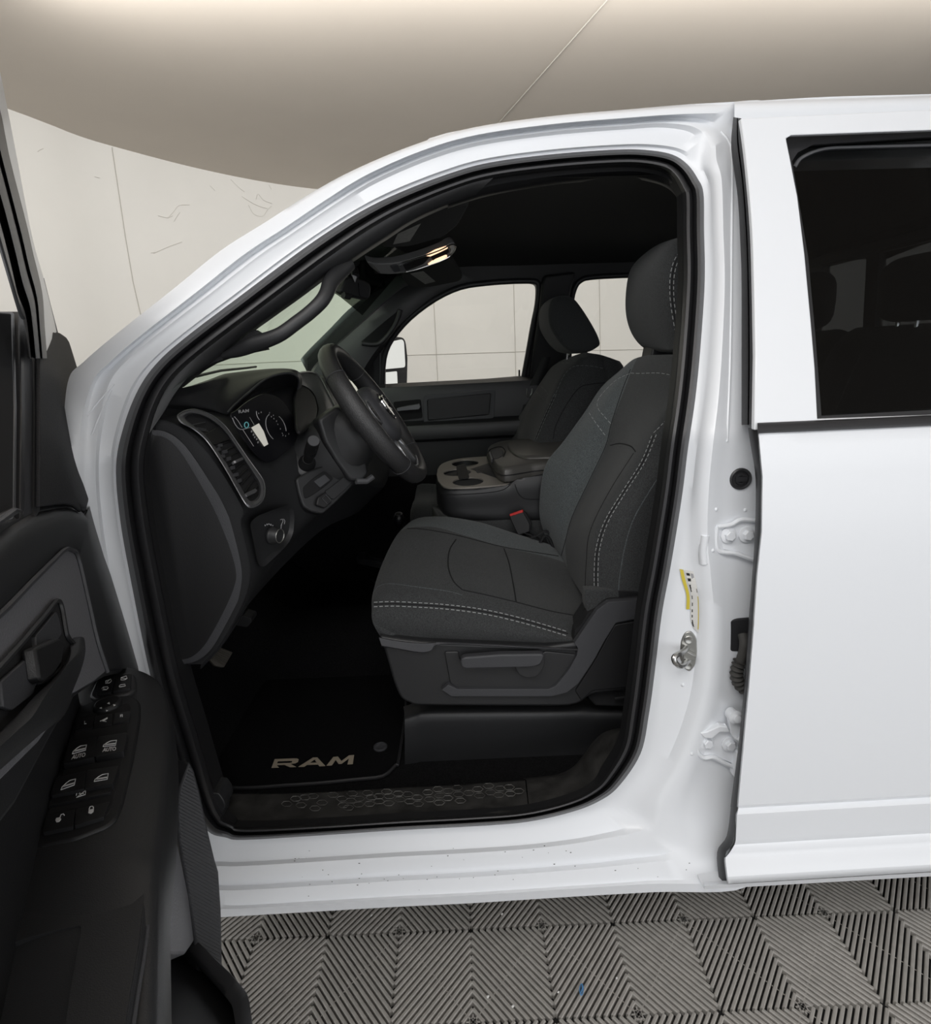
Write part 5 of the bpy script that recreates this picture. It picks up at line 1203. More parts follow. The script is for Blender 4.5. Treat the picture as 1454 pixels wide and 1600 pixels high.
mb.add(bb_+[bb_[-1]+Vector((0, .3, 0)), bb_[0]+Vector((0, .14, 0))], [tuple(range(12))])
mb.build('console_body', M['plastic'], CO, smooth=60)
m1 = seamline(cbb, [(690,772),(709,773),(742,771.5),(775,768),(790,763),(802,752)], .0014, .0002); s_ = seamline(cbb, [(804,756),(808,768),(815,777),(825,780),(846,780)], .0014, .0002); m1.add(s_.v, s_.f); m1.build('console_seam', M['seamd'], CO)
mb = MB(); mb.grid([[PY(683,790,1.0), PY(684,812,1.0)], [PY(700,806,.90), PY(702,830,.90)], [PY(860,812,.88), PY(860,870,.88)]]); mb.build('console_base', M['fabric'], CO, solid=.02)
# armrest lid
zl = PY(800, 722, .90).z
lt_o = [(761,703),(764,698),(770,694.5),(779,691),(800,688),(825,686),(883,684),(900,700),(890,716),(861,722),(830,725),(800,730),(786,731.5),(776,727),(768,716)]
ln = Vector((-.05, -.02, 1)).normalized(); lp0 = PY(786, 729, .90)
lo_c = rounded(lt_o, 4)
L0 = [PP(x, y, lp0, ln) for x, y in lo_c]; cL = sum(L0, Vector())/len(L0)
mb = MB(); mb.grid([[cL+(p-cL)*.97+ln*.004 for p in L0], L0, [cL+(p-cL)*1.03-ln*.012 for p in L0], [cL+(p-cL)*1.035-ln*.022 for p in L0], [cL+(p-cL)*1.04-ln*.026 for p in L0], [cL+(p-cL)*1.03-ln*.045 for p in L0], [cL+(p-cL)*.98-ln*.052 for p in L0]], False, True); mb.add([cL+(p-cL)*.97+ln*.004 for p in L0], [tuple(range(len(L0)))])
mb.build('armrest_lid', M['vinyl'], CO, smooth=50)
mb = MB(); pad = rounded([(791,697),(800,691),(826,688.5),(884,687),(892,700),(884,713),(861,716),(820,717.5),(804,713),(796,706)], 6)
P0 = [PP(x, y, lp0+ln*.004, ln) for x, y in pad]; cP = sum(P0, Vector())/len(P0)
mb.grid([P0, [cP+(p-cP)*.985+ln*.007 for p in P0], [cP+(p-cP)*.9+ln*.010 for p in P0]], False, True); mb.add([cP+(p-cP)*.9+ln*.010 for p in P0], [tuple(range(len(P0)))]); mb.build('armrest_pad', M['vinyl'], CO, smooth=60)
mb = MB(); mb.tube([cL+(p-cL)*1.038-ln*.024 for p in L0], .0022, 6, closed=True); mb.build('lid_welt', M['plasticd'], CO)
plate('lid_latch', rounded([(766,706),(771,700.5),(782,700),(787,706),(785,712),(776,716.5),(770,717)], 3), (lp0+ln*.006, ln), .008, M['plasticg'], CO, bevel=.003)
mb = MB(); mb.solid([[PP(x, y, lp0+ln*.008, ln) for x, y in ((763,705),(766,706),(770,717),(767,718))]], -ln*.012); mb.build('latch_edge', M['silver'], CO, bevel=.001)
mb = MB(); mb.tube([PP(x, y, lp0+ln*.006, ln) for x, y in cr([(762,707),(766,702),(775,698.5),(784,698.5),(789,705),(786,713)], 4)], .002, 6); mb.build('latch_groove', M['seamd'], CO)
# seat belt buckle
BU = empty('belt_buckle', PY(812, 835, .80), TR)
bpl = (PY(812, 815, .80), Vector((-.25, -.95, .15))); bn = bpl[1].normalized()
plate('buckle_body', rounded([(795.5,806),(816.5,799),(818,801),(828,819),(827.5,831),(809,837),(797,812)], 2), bpl, .022, M['plasticd'], BU, bevel=.003)
plate('buckle_button', [(795.5,803.5),(816,796.5),(817,800.5),(796.7,807)], (bpl[0]+bn*.002, bn), .016, M['red'], BU, bevel=.001)
plate('buckle_side', rounded([(817,799),(821,801),(830,818),(829,828),(827,831)], 1), (bpl[0]-bn*.004, bn), .018, M['seamd'], BU, bevel=.002)
mb = MB(); mb.grid([[PY(x, y, .79)+Vector((0, d, 0)) for d in (-.0, .03)] for x, y in cr([(818,832),(832,838),(846,846),(862,858),(872,872)], 4)]); mb.build('buckle_strap', M['belt'], BU, solid=.002)
mb = MB(); mb.tube([PY(x, y, .775) for x, y in cr([(829,840),(840,836),(850,830),(858,832)], 4)], .004, 6); mb.build('buckle_cable', M['plasticd'], BU)
mb = MB(); mb.tube([PY(x, y, .77) for x, y in cr([(842,850),(850,838),(858,842),(866,860)], 4)], .005, 6); mb.build('buckle_cable', M['plasticd'], BU)
# ------------------------------------------------------------------ passenger seat
PS_ = empty('passenger_seat', PY(850, 860, 1.4), TR)
Yp = (1.26, 1.22, 1.21, 1.225, 1.30, 1.42, 1.54, 1.60, 1.66, 1.68)
pb = [
 [(900,740),(880,735),(850,742),(832,745),(822,742),(812,736),(806,732),(800,730),(796,728),(800,728)],
 [(915,690),(900,685),(870,692),(840,690),(830,688),(820,684),(812,683),(804,685),(798,687),(800,687)],
 [(925,650),(912,650),(885,655),(856,648),(844,645),(833,644),(824,648),(815,650),(808,655),(812,655)],
 [(943,610),(936,612),(905,615),(869,615),(859,610),(852,604),(848,600),(840,606),(832,616),(836,616)],
 [(950,585),(946,592),(920,590),(886,585),(874,580),(866,576),(862,574),(856,580),(848,594),(852,594)],
 [(951,573),(946,572),(928,568),(902,568),(892,563),(884,563),(876,565),(868,569),(860,577),(864,577)],
 [(949,568),(940,565),(925,560),(912,558),(900,556),(892,558),(884,561),(876,565),(868,571),(872,572)]]
rows = [[PY(x, y, Y) for (x, y), Y in zip(r, Yp)] for r in pb]
rows += [[p+Vector((.06, 0, -.01)) for p in rows[-1]], [p+Vector((.12, 0, -.25)) for p in rows[-1]]]
mb = MB(); mb.grid(dense(rows, 5, 4)); pbb = mb.bvh(); mb.build('seat_backrest', [M['fabric']], PS_, smooth=70)
m1 = MB()
for p in ([(835,686),(848,655),(864,620),(868,610)], [(838,686),(851,655),(867,620),(870,610)], [(864,619),(869,612),(880,588),(893,574),(910,571),(930,573),(943,576)], [(870,567),(893,567)]):
    s_ = stitch(pbb, p, r=.0009, dash=4, gap=2); m1.add(s_.v, s_.f)
for p in ([(845,604),(852,610),(856,618),(852,626)], [(837,612),(850,626)]):
    s_ = stitch(pbb, p, r=.0008, dash=4, gap=2); m1.add(s_.v, s_.f)
m1.build('backrest_stitching', M['threadd'], PS_)
m1 = MB()
for p in ([(864,686),(868,665),(885,632),(905,606),(925,600),(945,598)], [(836.5,686),(849.5,655),(865.5,620)]):
    s_ = seamline(pbb, p, .0018, -.0004); m1.add(s_.v, s_.f)
m1.build('backrest_seam', M['seamd'], PS_)
mb = MB()
ph = cr([(872,462),(861,470),(857,488),(859,508),(868,526),(880,541),(893,550),(908,551),(922,549.5),(934,543),(938.5,537),(934,522),(920,497),(906,476),(897,466),(886,461)], 3, True)
n3 = [PY(x, y, 1.30) for x, y in ph]; cN = sum(n3, Vector())/len(n3)
rows = [[cN+(p-cN)*s+Vector((0, d, 0)) for p in n3] for d, s in ((.0, .86), (.010, .97), (.03, 1.0), (.14, 1.03), (.25, 1.0), (.27, .97), (.28, .86))]
mb.grid(dense(rows, 3, 1), False, True); mb.add(rows[0], [tuple(range(len(n3)))]); mb.add(rows[-1], [tuple(range(len(n3)))]); mb.build('headrest', M['fabric'], PS_, smooth=50)
for x in (887, 916):
    mb = MB(); mb.tube([PY(x, 545, 1.42), PY(x-1, 562, 1.42)], .006, 8); mb.build('headrest_post', M['chrome'], PS_)
mb = MB(); rows = []
for x in (-.18, -.05, .15, .35): rows.append([Vector((x, y, z)) for y, z in ((1.20, .70), (1.20, .84), (1.26, .885), (1.45, .87), (1.64, .885), (1.68, .84), (1.68, .70))])
rows = [[p+Vector((.02, 0, -.10)) for p in rows[0]]] + rows
mb.grid(dense(rows, 4, 4)); mb.build('seat_cushion', M['fabric'], PS_, smooth=70)
# ------------------------------------------------------------------ rear bench
RS = empty('rear_bench', Vector((1.25, 1.0, .75)), TR)
for a, b in ((.22, .98), (1.0, 1.66)):
    mb = MB(); rows = []
    for x, z in ((1.08, .85), (1.17, 1.10), (1.27, 1.40), (1.33, 1.495), (1.40, 1.48), (1.44, 1.1)):
        rows.append([Vector((x + (.03 if t in (0, 1) else -.02*math.cos(t*2*math.pi)), a+(b-a)*t, z - (.025 if t in (0, 1) else 0))) for t in (0, .04, .2, .5, .8, .96, 1)])
    mb.grid(dense(rows, 4, 3)); rb = mb.bvh(); mb.build('bench_backrest', M['fabric'], RS, smooth=70)
    mb = MB()
    for t in (.22, .78): mb.tube([q for q in (rb.ray_cast(Vector((.5, a+(b-a)*t, z)), Vector((1, 0, 0)))[0] for z in (.95, 1.05, 1.15, 1.25, 1.35, 1.43)) if q], .0016, 5)
    mb.build('bench_stitching', M['threadd'], RS)
for yc, w, h in ((.40, .13, .20), (.745, .125, .19), (1.30, .14, .21)):
    mb = MB(); mb.ball((1.38, yc, 1.525+h/2), (.055, 0, 0), (0, w, 0), (0, 0, h/2), 10, 18, e=.55); mb.build('bench_headrest', M['fabric'], RS, smooth=60)
    for s in (-.035, .04):
        mb = MB(); mb.tube([(1.365, yc+s, 1.55), (1.36, yc+s, 1.47)], .006, 8); mb.build('bench_headrest_post', M['chrome'], RS)
mb = MB(); rows = []
for x in (.66, .74, .95, 1.2): rows.append([Vector((x, y, z)) for y, z in ((.28, .72), (.28, .84), (.34, .88), (.97, .87), (1.6, .88), (1.66, .84), (1.66, .72))])
rows = [[p+Vector((.03, 0, -.12)) for p in rows[0]]] + rows
mb.grid(dense(rows, 4, 3)); mb.build('bench_cushion', M['fabric'], RS, smooth=70)
mb = MB(); mb.grid([[PY(x, y, Y)+Vector((0, 0, 0)), PY(x+11, y+4, Y)] for x, y, Y in cr([(1322,538,1.28),(1306,560,1.2),(1290,590,1.12),(1276,620,1.05),(1266,650,1.0)], 4)]); mb.build('bench_belt', M['belt'], RS, solid=.002)
# ------------------------------------------------------------------ open front door
FD = empty('front_door', PD(200, 1400, -.62), TR)
# trim panel, a curved sheet traced from hinge edge toward the latch side
def pd(l, c): return [PD(x, y, c) for x, y in l]
def dplate(name, poly, c, th, m, bevel=.003, r=0, holes=(), seg=2):
    poly = rounded(poly, r) if r else poly
    mb = MB(); mb.solid([pd(poly, c)]+[pd(h, c) for h in holes], -DN*th); return mb.build(name, m, FD, bevel=bevel, seg=seg)
# carrier of the trim
dplate('trim_panel', [(-60,868),(0,823),(40,797),(65,790),(101,786),(122,790),(134,802),(144,774),(155,818),(175,886),(202,976),(217,1046),(222,1056),(196,1050),(172,1054),(150,1066),(114,1092),(78,1158),(26,1258),(-60,1370)], -.612, .05, M['plastic'], .008, seg=3)
mb = MB(); rows = []                          # crowned upper roll of the trim
for a, b, c in zip(cr([(-40,852),(0,823),(40,798),(65,791),(101,787),(121,791),(134,803)], 4), cr([(-40,905),(0,872),(40,842),(70,825),(104,812),(124,812),(138,818)], 4), cr([(-40,992),(0,963),(45,916),(72,888),(99,860),(112,858),(124,868)], 4)):
    rows.append([PD(a[0], a[1], -.640), PD(a[0]+1, a[1]+2, -.618), PD(b[0], b[1], -.600), PD(c[0], c[1], -.607), PD(c[0], c[1]+4, -.622)])
mb.grid(dense(rows, 1, 4)); mb.build('upper_roll', M['plastic'], FD, smooth=60)
mb = MB(); rows = []                          # front edge of the trim
for a, b in zip(cr([(134,803),(144,774),(155,818),(175,886),(202,976),(217,1044)], 4), cr([(122,796),(126,810),(124,866),(140,940),(155,1000),(166,1046)], 4)):
    rows.append([PD(a[0], a[1], -.650), PD(a[0]-1, a[1], -.612), PD((a[0]+b[0])/2, (a[1]+b[1])/2, -.605), PD(b[0], b[1], -.610), PD(b[0]-1, b[1], -.622)])
mb.grid(rows[5:]); mb.build('front_roll', M['plastic'], FD, smooth=60)
dplate('grained_insert', [(-40,985),(0,958),(45,911),(80,876),(100,858),(111,857),(122,870),(138,938),(152,1000),(167,1048),(148,1064),(114,1084),(60,1160),(-40,1260)], -.606, .01, M['insert'], .002)
mb = MB(); mb.tube([PD(x, y, -.604) for x, y in cr([(-30,980),(0,960),(45,914),(80,879),(100,860),(111,859),(122,871),(138,938),(152,1000),(168,1050)], 4)], .0035, 6); mb.build('insert_welt', M['plasticg'], FD)
# pull bowl with the inside release, and the grip
bowl = rounded([(-40,1085),(0,1042),(35,1003),(70,962),(88,938),(93,939),(97,952),(104,994),(118,1010),(112,1060),(80,1110),(30,1150),(-40,1200)], 6)
dplate('pull_bowl', bowl, -.603, .004, M['seamd'], .001)
mb = MB(); mb.tube([PD(x, y, -.601) for x, y in bowl], .003, 6, closed=True); mb.build('bowl_rim', M['plastic'], FD)
dplate('release_plate', [(56,994),(88,955),(93,968),(97,990),(90,1000),(58,1016)], -.599, .006, M['plasticg'], .002, 3)
mb = MB(); mb.solid([pd(rounded([(56,1012),(94,996),(101,1010),(98,1032),(86,1054),(70,1066),(63,1060)], 4), -.588)], -DN*.012); mb.build('release_lever', M['plasticd'], FD, bevel=.004)
dplate('bowl_lower', [(62,1064),(78,1058),(94,1040),(98,1030),(90,1050),(76,1064),(64,1070)], -.596, .004, M['plasticg'], .001, 2)
dplate('bowl_back', [(2,1065),(30,1040),(58,1015),(60,1062),(52,1085),(20,1110),(6,1105)], -.598, .004, M['plasticg'], .002, 4)
gp = cr([(101,990,110,1013),(118,988,104,1022),(130,990,98,1040),(134,1003,88,1056),(134,1022,72,1070),(128,1046,50,1090),(118,1072,34,1106),(98,1118,18,1122),(66,1146,4,1136),(34,1174,-10,1150),(-20,1222,-40,1180)], 4)
mb = MB(); rows = []
for i, (ax_, ay_, bx_, by_) in enumerate(gp):
    t = i/len(gp); c = -.615+.030*min(1, t*3)
    f = lambda u: (ax_+(bx_-ax_)*u, ay_+(by_-ay_)*u)
    rows.append([PD(*f(-.03), c-.045), PD(*f(.04), c-.012), PD(*f(.25), c), PD(*f(.6), c+.004), PD(*f(.9), c-.006), PD(*f(1.0), c-.03), PD(*f(.98), c-.05)])
mb.grid(rows); mb.build('pull_grip', M['plastic'], FD, smooth=60, solid=.004)
# window frame of the door, leaning in with the glass
def fr(l, o=0.0, tilt=.30): return [PD(x, y, -.60+o, tilt, 1.5) for x, y in l]
fout = cr([(-14,60),(0,114),(12,174),(27.5,254),(44,342),(55,391),(69,440),(88,518),(94,560)], 4)
fmid = cr([(-26,80),(0,171),(8,210),(17,254),(41,348),(52,397),(66,457),(70,512),(74,560)], 4)
fin = cr([(-70,200),(-40,260),(-22,310),(-2,366),(12,420),(24,470),(34,492),(40,520),(44,560)], 4)
mb = MB()
mb.grid([[fr([a], -.075)[0], fr([(a[0]+.5, a[1])], -.05)[0], fr([(a[0]*.5+b[0]*.5, a[1]*.5+b[1]*.5)], -.03)[0], fr([b], -.020)[0], fr([(b[0]-3, b[1])], -.04)[0]] for a, b in zip(fout, fmid)]); mb.build('frame_flange', M['paint'], FD, smooth=40)
mb = MB(); mb.tube([fr([(x, y)], -.06)[0] for x, y in ((66,436),(76,475),(88,520))], .0035, 6); mb.build('outer_gasket', M['rubber'], FD)
mb = MB(); rows = []
for a, b in zip(fmid, fin):
    f = lambda t, o: fr([(a[0]+(b[0]-a[0])*t, a[1]+(b[1]-a[1])*t)], o)[0]
    rows.append([f(0, -.022), f(.08, .0), f(.25, .010), f(.34, .002), f(.40, .012), f(.60, .014), f(.66, -.004), f(.72, -.002), f(.86, .006), f(1.0, -.02)])
mb.grid(rows); mb.build('frame_seal', M['rubber'], FD, smooth=35)
mb = MB(); mb.tube([fr([p], .002)[0] for p in cr([(-8,354),(6,402),(20,450),(31,487),(36,497)], 4)], .0022, 6); mb.build('frame_edge', M['graphite'], FD)
# division channels below the frame
for i, (xa, xb, m_, o) in enumerate(((-2,20,'seamd',.008),(19,34,'plasticg',-.004),(22,25,'graphite',.001),(33,38,'rubber',.004),(37,60,'plasticg',.0),(56,62,'rubber',.004))):
    dplate('glass_channel', [(xa-(3 if i else 20),487),(xb-2,490),(xb+2,640),(xb+1,796),(xa,812),(xa+1,640)], -.612+o, .02, M[m_], .002)
dplate('belt_seal', [(-30,846),(0,822),(40,797),(26,792),(0,806),(-30,824)], -.598, .015, M['rubber'], .003)
mb = MB(); mb.tube([PD(x, y, -.594) for x, y in ((-20,828),(0,815),(22,799))], .003, 6); mb.build('belt_seal_lip', M['plasticg'], FD)
# sail panel
so1 = cr([(61,517),(75,516),(93,518),(101,522),(107,529),(114,550),(121,573),(128,597),(133,622),(136,647),(138,670),(139.5,692)], 2) + [(128,712),(134,742),(144,774)] + [(136,803),(127,796),(116,790),(100,788),(80,790),(62,792)]
mb = MB(); mb.solid([pd(so1, -.606)], -DN*.05); mb.build('sail_panel', M['sail'], FD, bevel=.010, seg=3)
dplate('sail_face', [(62,519),(80,518),(93,521),(96,560),(97,640),(99,700),(108,745),(128,800),(116,790),(100,787),(80,790),(63,792)], -.601, .006, M['sail'], .002)
# armrest: level top that carries the switches
ZA = .93
def pa(l, z=ZA): return [PZ(x, y, z) for x, y in l]
a_l = [(172,1043),(150,1056),(128,1070),(112,1083),(96,1112),(76,1150),(52,1195),(24,1250),(-30,1335)]
a_r = [(188,1040),(205,1043),(222,1049),(238,1060),(247,1080),(252,1110),(252,1160),(246,1250),(232,1360)]
mb = MB(); rows = []
for a, b in zip(cr(a_l, 4), cr(a_r, 4)):
    p, q = PZ(*a, ZA), PZ(*b, ZA); w = (q-p)
    rows.append([p-w*.12+Vector((0, 0, -.02)), p, p+w*.2+Vector((0, 0, .004)), p+w*.5+Vector((0, 0, .005)), p+w*.8+Vector((0, 0, .003)), q+Vector((0, 0, -.002)), q+w.normalized()*.010+Vector((0, 0, -.014)), q+w.normalized()*.014+Vector((0, 0, -.05)), q+w.normalized()*.006+Vector((0, 0, -.11)), q-w*.25+Vector((0, 0, -.16))])
rows = [[p+DD*(-.012)+Vector((0, 0, -.03)) for p in rows[0]]] + rows
d_last = rows[-1]
for k in range(1, 6): rows.append([p + DD*(.09*k) + Vector((0, 0, -.014*k)) for p in d_last])
mb.grid(dense(rows, 2, 2)); arb = mb.bvh(); mb.build('armrest', M['plastic'], FD, smooth=60)
def on_a(x, y, o=.0): return PZ(x, y, ZA+.006+o)
def aplate(name, poly, z, th, m, bevel=.0015, r=2.0, extra=None):
    mb = MB(); mb.solid([[on_a(x, y, z) for x, y in (rounded(poly, r) if r else poly)]], (0, 0, -th))
    mats = [m]
    if extra: extra(mb); mats.append(M['white'])
    return mb.build(name, mats, FD, bevel=bevel, smooth=30)
aplate('switch_bezel', [(122,1105),(150,1092),(200,1086),(219,1094),(219,1120),(208,1184),(192,1253),(181,1280),(165,1292),(116,1311),(60,1323),(46,1312),(52,1295),(72,1262),(100,1172)], .002, .012, M['plasticd'], .003, 8)
aplate('switch_field', [(124,1120),(200,1098),(204,1104),(198,1150),(176,1258),(168,1273),(70,1300),(67,1294),(88,1240),(112,1160)], .003, .004, M['seamd'], .0006, 3)
aplate('memory_switch_pod', [(139,1087),(153,1058),(164,1053),(203,1050.5),(212,1054),(213,1076),(200,1084),(149,1094)], .004, .016, M['plastic'], .003, 5)
def marks(z, lines=(), dots=(), txt=None, polys=()):
    def f(mb):
        for l in lines: mb.tube([on_a(x, y, z+.0004) for x, y in l], .00055, 5, 1)
        for x, y, r in dots: mb.ball(on_a(x, y, z+.0003), (r, 0, 0), (0, r, 0), (0, 0, .0004), 4, 8, 1)
        for pl_ in polys: mb.solid([[on_a(x, y, z+.0006) for x, y in pl_]], (0, 0, -.0006), 1)
        if txt:
            body, q = txt; vs, fs_ = text_mesh(body, .03); Q = [on_a(x, y, z+.0008) for x, y in q]
            mb.add([quad_map(Q, *v) for v in vs], fs_, 1)
    return f
def wicon(q, z, auto=None):
    """little side-window pictogram inside quad tl,tr,br,bl"""
    def m(u, v):
        tl, tr, br, bl = q
        return tuple((bl[k]*(1-u)+br[k]*u)*(1-v)+(tl[k]*(1-u)+tr[k]*u)*v for k in (0, 1))
    ln = [m(*p) for p in ((0,0),(1,0),(1,1),(.5,.98),(.25,.75),(0,.35),(0,0))]
    bar_ = [m(*p) for p in ((.08,.30),(.95,.30),(.95,.50),(.18,.50))]
    return marks(z, lines=[ln], polys=[bar_], txt=auto)
zb = .010
aplate('memory_button', [(155,1062),(181,1057),(174,1081),(150,1085)], .008, .010, M['plasticd'], .001, 2, marks(.008, lines=[[(165,1064),(173,1061),(174,1064),(171,1067),(165,1067.5),(165,1064)],[(159,1076),(161,1073.5),(168,1073),(169,1075),(166,1077.5),(160,1078)],[(167,1066),(171,1062)],[(162,1074),(162,1077),(165,1077)]]))
aplate('memory_button', [(182,1056.5),(205,1052.5),(204,1074.5),(176,1080.5)], .008, .010, M['plasticd'], .001, 2, marks(.008, lines=[[(189,1059),(197,1056),(198.5,1060),(195,1062),(189,1062.5),(189,1059)],[(186,1072),(188,1070),(195,1069),(196,1071.5),(186.5,1073.5),(186,1072)],[(190,1059.5),(197,1060.5)]]))
def lathe_dial():
    mb = MB(); c = on_a(168.5, 1104, .002)
    mb.lathe(c, (0, 0, 1), [(0, .0200), (.004, .0200), (.008, .0175), (.0085, .016), (.0075, .014), (.0085, .004)], 30)
    for x, y in ((170,1098.5),(157,1106),(179,1101.5),(166.5,1110)):
        d = (Vector((x, y))-Vector((168.5, 1104.2))); n = Vector((-d.y*.5, d.x*.5)).normalized(); d = d.normalized()
        s = 2.6 if y < 1105 and x < 175 else 1.8
        t3_ = [on_a(x+d.x*s, y+d.y*s*.7, .0108), on_a(x-d.x*s*.6+n.x*s*.9-d.x, y-d.y*s*.4+n.y*s*.7, .0108), on_a(x-d.x*s*.6-n.x*s*.9-d.x, y-d.y*s*.4-n.y*s*.7, .0108)]
        mb.solid([t3_], (0, 0, -.0006), 1)
    return mb.build('mirror_dial', [M['plasticd'], M['white']], FD, smooth=40)
lathe_dial()
aplate('mirror_key', [(120,1124),(148,1119),(144,1137),(117,1142)], .006, .006, M['plasticd'], .001, 1.5, marks(.006, lines=[[(132,1127),(132,1131),(135,1130.5)]]))
aplate('mirror_key', [(149,1118.5),(176,1114.5),(174.5,1132),(145.5,1136.5)], .006, .006, M['plasticd'], .001, 1.5, marks(.006, lines=[[(156,1127),(168,1121)],[(157,1126),(166,1127.5)]], polys=[[(160,1125),(168,1120.5),(168,1122.5),(161,1127)]]))
aplate('mirror_key', [(180,1114),(204,1110.5),(201.5,1126),(177,1131)], .006, .006, M['plasticd'], .001, 1.5, marks(.006, lines=[[(188,1120),(188,1116.5),(191,1116.5),(191,1120)],[(188,1118.2),(191,1118.2)]]))
aplate('window_switch', [(109,1158),(152,1151),(147.5,1183),(98,1194)], .012, .014, M['plasticd'], .003, 3, wicon([(117,1166.5),(135,1164),(133.5,1172),(113,1178)], .012, ('AUTO', [(113.5,1179.5),(134,1175.5),(133,1182),(111,1187)])))
aplate('window_switch', [(153,1151),(199,1144),(193.5,1173.5),(147.5,1183)], .012, .014, M['plasticd'], .003, 3, wicon([(164,1158.5),(182,1156.5),(180.5,1164.5),(161,1166.5)], .012, ('AUTO', [(161.5,1168.5),(181.5,1166.5),(181,1172.5),(159.5,1175)])))
aplate('window_switch', [(87,1215),(135,1203.5),(131.5,1232),(79,1243)], .012, .014, M['plasticd'], .003, 3, wicon([(101,1221),(118,1217),(116,1226.5),(95,1234)], .012))
aplate('window_switch', [(136,1203),(186,1196),(176.5,1224),(132,1232)], .012, .014, M['plasticd'], .003, 3, wicon([(151,1211.5),(169,1208.5),(167.5,1217.5),(147,1221)], .012))
aplate('window_lockout', [(80,1244),(175,1225),(173,1238),(75,1259)], .007, .008, M['plasticd'], .002, 2, marks(.007, lines=[[(119,1243),(120,1239),(127,1235),(134,1234.5),(133,1241.5),(119,1246)],[(121,1245),(133,1235.5)],[(123,1240),(131,1240)],[(124,1237.5),(127,1243.5)]]))
aplate('door_lock_switch', [(73,1274),(117.5,1264.5),(114,1291),(67,1300.5)], .007, .008, M['plasticd'], .002, 2, marks(.007, lines=[[(94,1276.5),(95,1273),(99,1271.5),(100.5,1274)]], polys=[[(87.5,1278),(94,1276.5),(95.5,1280),(92.5,1283.5),(88,1284.5),(86.5,1281.5)]]))
aplate('door_lock_switch', [(120,1263.5),(171,1252),(162,1276),(116,1290)], .007, .008, M['plasticd'], .002, 2, marks(.007, lines=[[(139,1264.5),(140.5,1260.5),(144,1259.5),(146,1261.5),(145.5,1265)]], polys=[[(138.5,1265),(146.5,1263.5),(146,1268),(142,1271),(137.5,1270)]]))
DT[0] = 0.0
# armrest top carried on toward the latch: storage opening, edge strip
ZB = .925
def pzl(l, z=ZB): return [PZ(x, y, z) for x, y in l]
mb = MB()
mb.solid([pzl([(60,1322),(116,1312),(166,1293),(188,1270),(215,1180),(240,1190),(248,1210),(240,1290),(229,1367),(221,1430),(217,1469),(204,1544),(195,1600),(188,1660),(60,1660),(-60,1660),(-60,1340)]),
          pzl(rounded([(-50,1500),(0,1481),(40,1466),(90,1452),(126,1446),(127,1452),(118,1500),(108,1560),(96,1640),(-50,1640)], 7))], (0, 0, -.05))
mb.build('armrest_fascia', M['plastic'], FD, smooth=60, bevel=.005, seg=3)
mb = MB(); mb.solid([pzl([(-50,1480),(130,1430),(120,1650),(-50,1650)], .84)], (0, 0, -.01)); mb.build('storage_well', M['seamd'], FD)
mb = MB(); rows = []
for a, b in zip(cr([(252,1130),(252,1180),(244,1290),(231,1367),(219,1469),(206,1544),(197,1600),(190,1660)], 4), cr([(262,1140),(258,1200),(262,1290),(261,1356),(258,1469),(250,1544),(243,1590),(238,1660)], 4)):
    p = PZ(*a, ZB-.002); q = PZ(*b, ZB-.10)
    rows.append([p-DN*.02, p, p+DN*.004-Vector((0, 0, .006)), p*.6+q*.4+DN*.004, p*.55+q*.45, q, q-DN*.05])
mb.grid(rows); mb.build('fascia_strip', M['plastic'], FD, smooth=40)
mb = MB(); mb.tube([r[2] for r in rows], .0022, 6); mb.build('fascia_edge', M['plasticg'], FD)
dplate('armrest_nose', [(238,1070),(250,1090),(258,1130),(268,1160),(290,1180),(298,1190),(290,1205),(278,1245),(270,1300),(250,1290),(236,1250)], -.540, .06, M['plastic'], .010, 6)
dplate('lower_grey_panel', [(249,1285),(268,1283),(275,1310),(285,1356),(296,1410),(304,1469),(290,1490),(250,1490),(256,1356)], -.515, .03, M['insert'], .003)
rp_ = [(296,1190),(304,1205),(312,1235),(326,1300),(336,1342),(342,1362),(346,1420),(347.5,1491),(348,1520),(308,1520),(304,1469),(294,1400),(279,1311),(277,1260),(281,1230)]
def tri(a, b, c):
    p, q, r = PY(*a), PY(*b), PY(*c); n = (q-p).cross(r-p).normalized(); return p, (n if n.dot(CAM-p) > 0 else -n)
rpl = tri((300,1195,-.04), (342,1362,-.08), (304,1469,-.15))
plate('ribbed_panel', rp_, rpl, .05, M['plasticg'], FD, bevel=.004)
def inside(x, y, poly):
    r = False
    for i in range(len(poly)):
        (x1, y1), (x2, y2) = poly[i-1], poly[i]
        if (y1 > y) != (y2 > y) and x < (x2-x1)*(y-y1)/(y2-y1)+x1: r = not r
    return r
mb = MB()
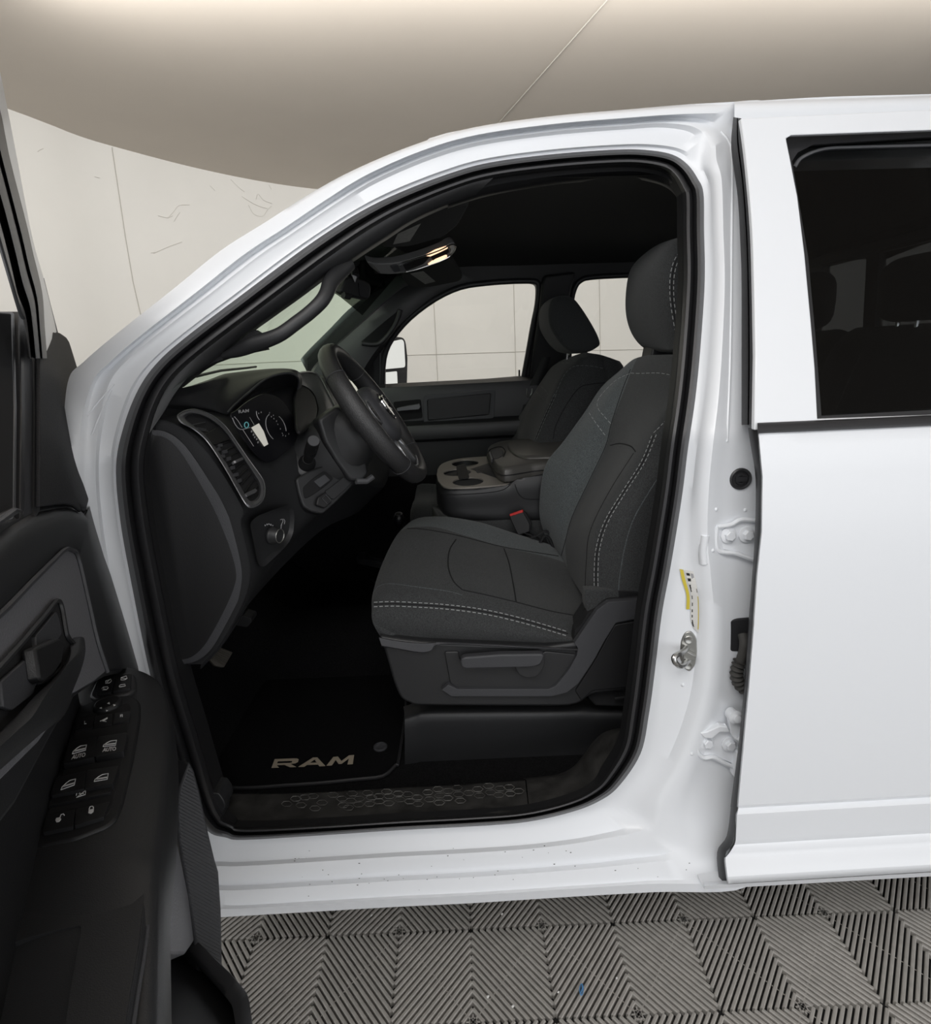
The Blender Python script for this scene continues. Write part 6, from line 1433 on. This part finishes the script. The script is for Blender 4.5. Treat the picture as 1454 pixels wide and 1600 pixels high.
for k in range(64):
    y0 = 1170+k*5.6; run = []
    for i in range(40):
        x = 274+i*2; y = y0+(x-274)*.55
        if inside(x, y, rp_) and inside(x+2.5, y, rp_) and inside(x-2.5, y, rp_): run.append(PP(x, y, rpl[0]+rpl[1]*.0004, rpl[1]))
    if len(run) > 1: mb.tube([run[0], run[-1]], .0010, 4)
mb.build('panel_ribs', M['plasticg'], FD)
mb = MB()
po = cr([(256,1476,-.15),(272,1467,-.13),(285,1459,-.12),(300,1466,-.13),(312,1473,-.145),(336,1498,-.175),(360,1521,-.21),(376,1540,-.235),(387,1556,-.255),(393,1590,-.30),(398,1640,-.36)], 3)
pi = cr([(256,1486,-.16),(270,1479,-.14),(280,1478,-.135),(292,1488,-.145),(304,1502,-.16),(324,1526,-.19),(344,1548,-.225),(356,1562,-.25),(363,1574,-.265),(368,1604,-.31),(372,1640,-.36)], 3)
mb.grid([[PY(a[0], a[1], a[2]+.03), PY(a[0], a[1]+1, a[2]-.006), PY((a[0]+b[0])/2, (a[1]+b[1])/2, (a[2]+b[2])/2-.012), PY(b[0], b[1], b[2]-.008), PY(b[0], b[1]+1, b[2]+.03)] for a, b in zip(po, pi)]); mb.build('map_pocket_rim', M['plasticg'], FD, smooth=60)
mpl_ = tri((262,1480,-.12), (362,1574,-.245), (240,1640,-.42))
plate('map_pocket', [(232,1500),(262,1474),(284,1470),(314,1488),(352,1534),(374,1566),(383,1640),(225,1640)], mpl_, .02, M['plasticd'], FD, bevel=.003)
# carcass of the open door
def ds(c, s, z): return DN*c + DD*s + Vector((0, 0, z))
def slab(name, c0, c1, poly, m, bev):
    mb = MB(); mb.solid([[ds(c0, s, z) for s, z in poly]], DN*(c1-c0)); return mb.build(name, m, FD, bevel=bev)
slab('inner_carcass', -.625, -.70, [(-.17, 1.30), (-.14, 1.0), (-.12, .60), (-.05, .42), (.70, .42), (.72, 1.30)], M['plasticd'], .01)
slab('door_shell', -.705, -.76, [(-.24, 1.32), (-.22, 1.0), (-.18, .60), (-.10, .40), (.72, .40), (.74, 1.32)], M['paint'], .015)
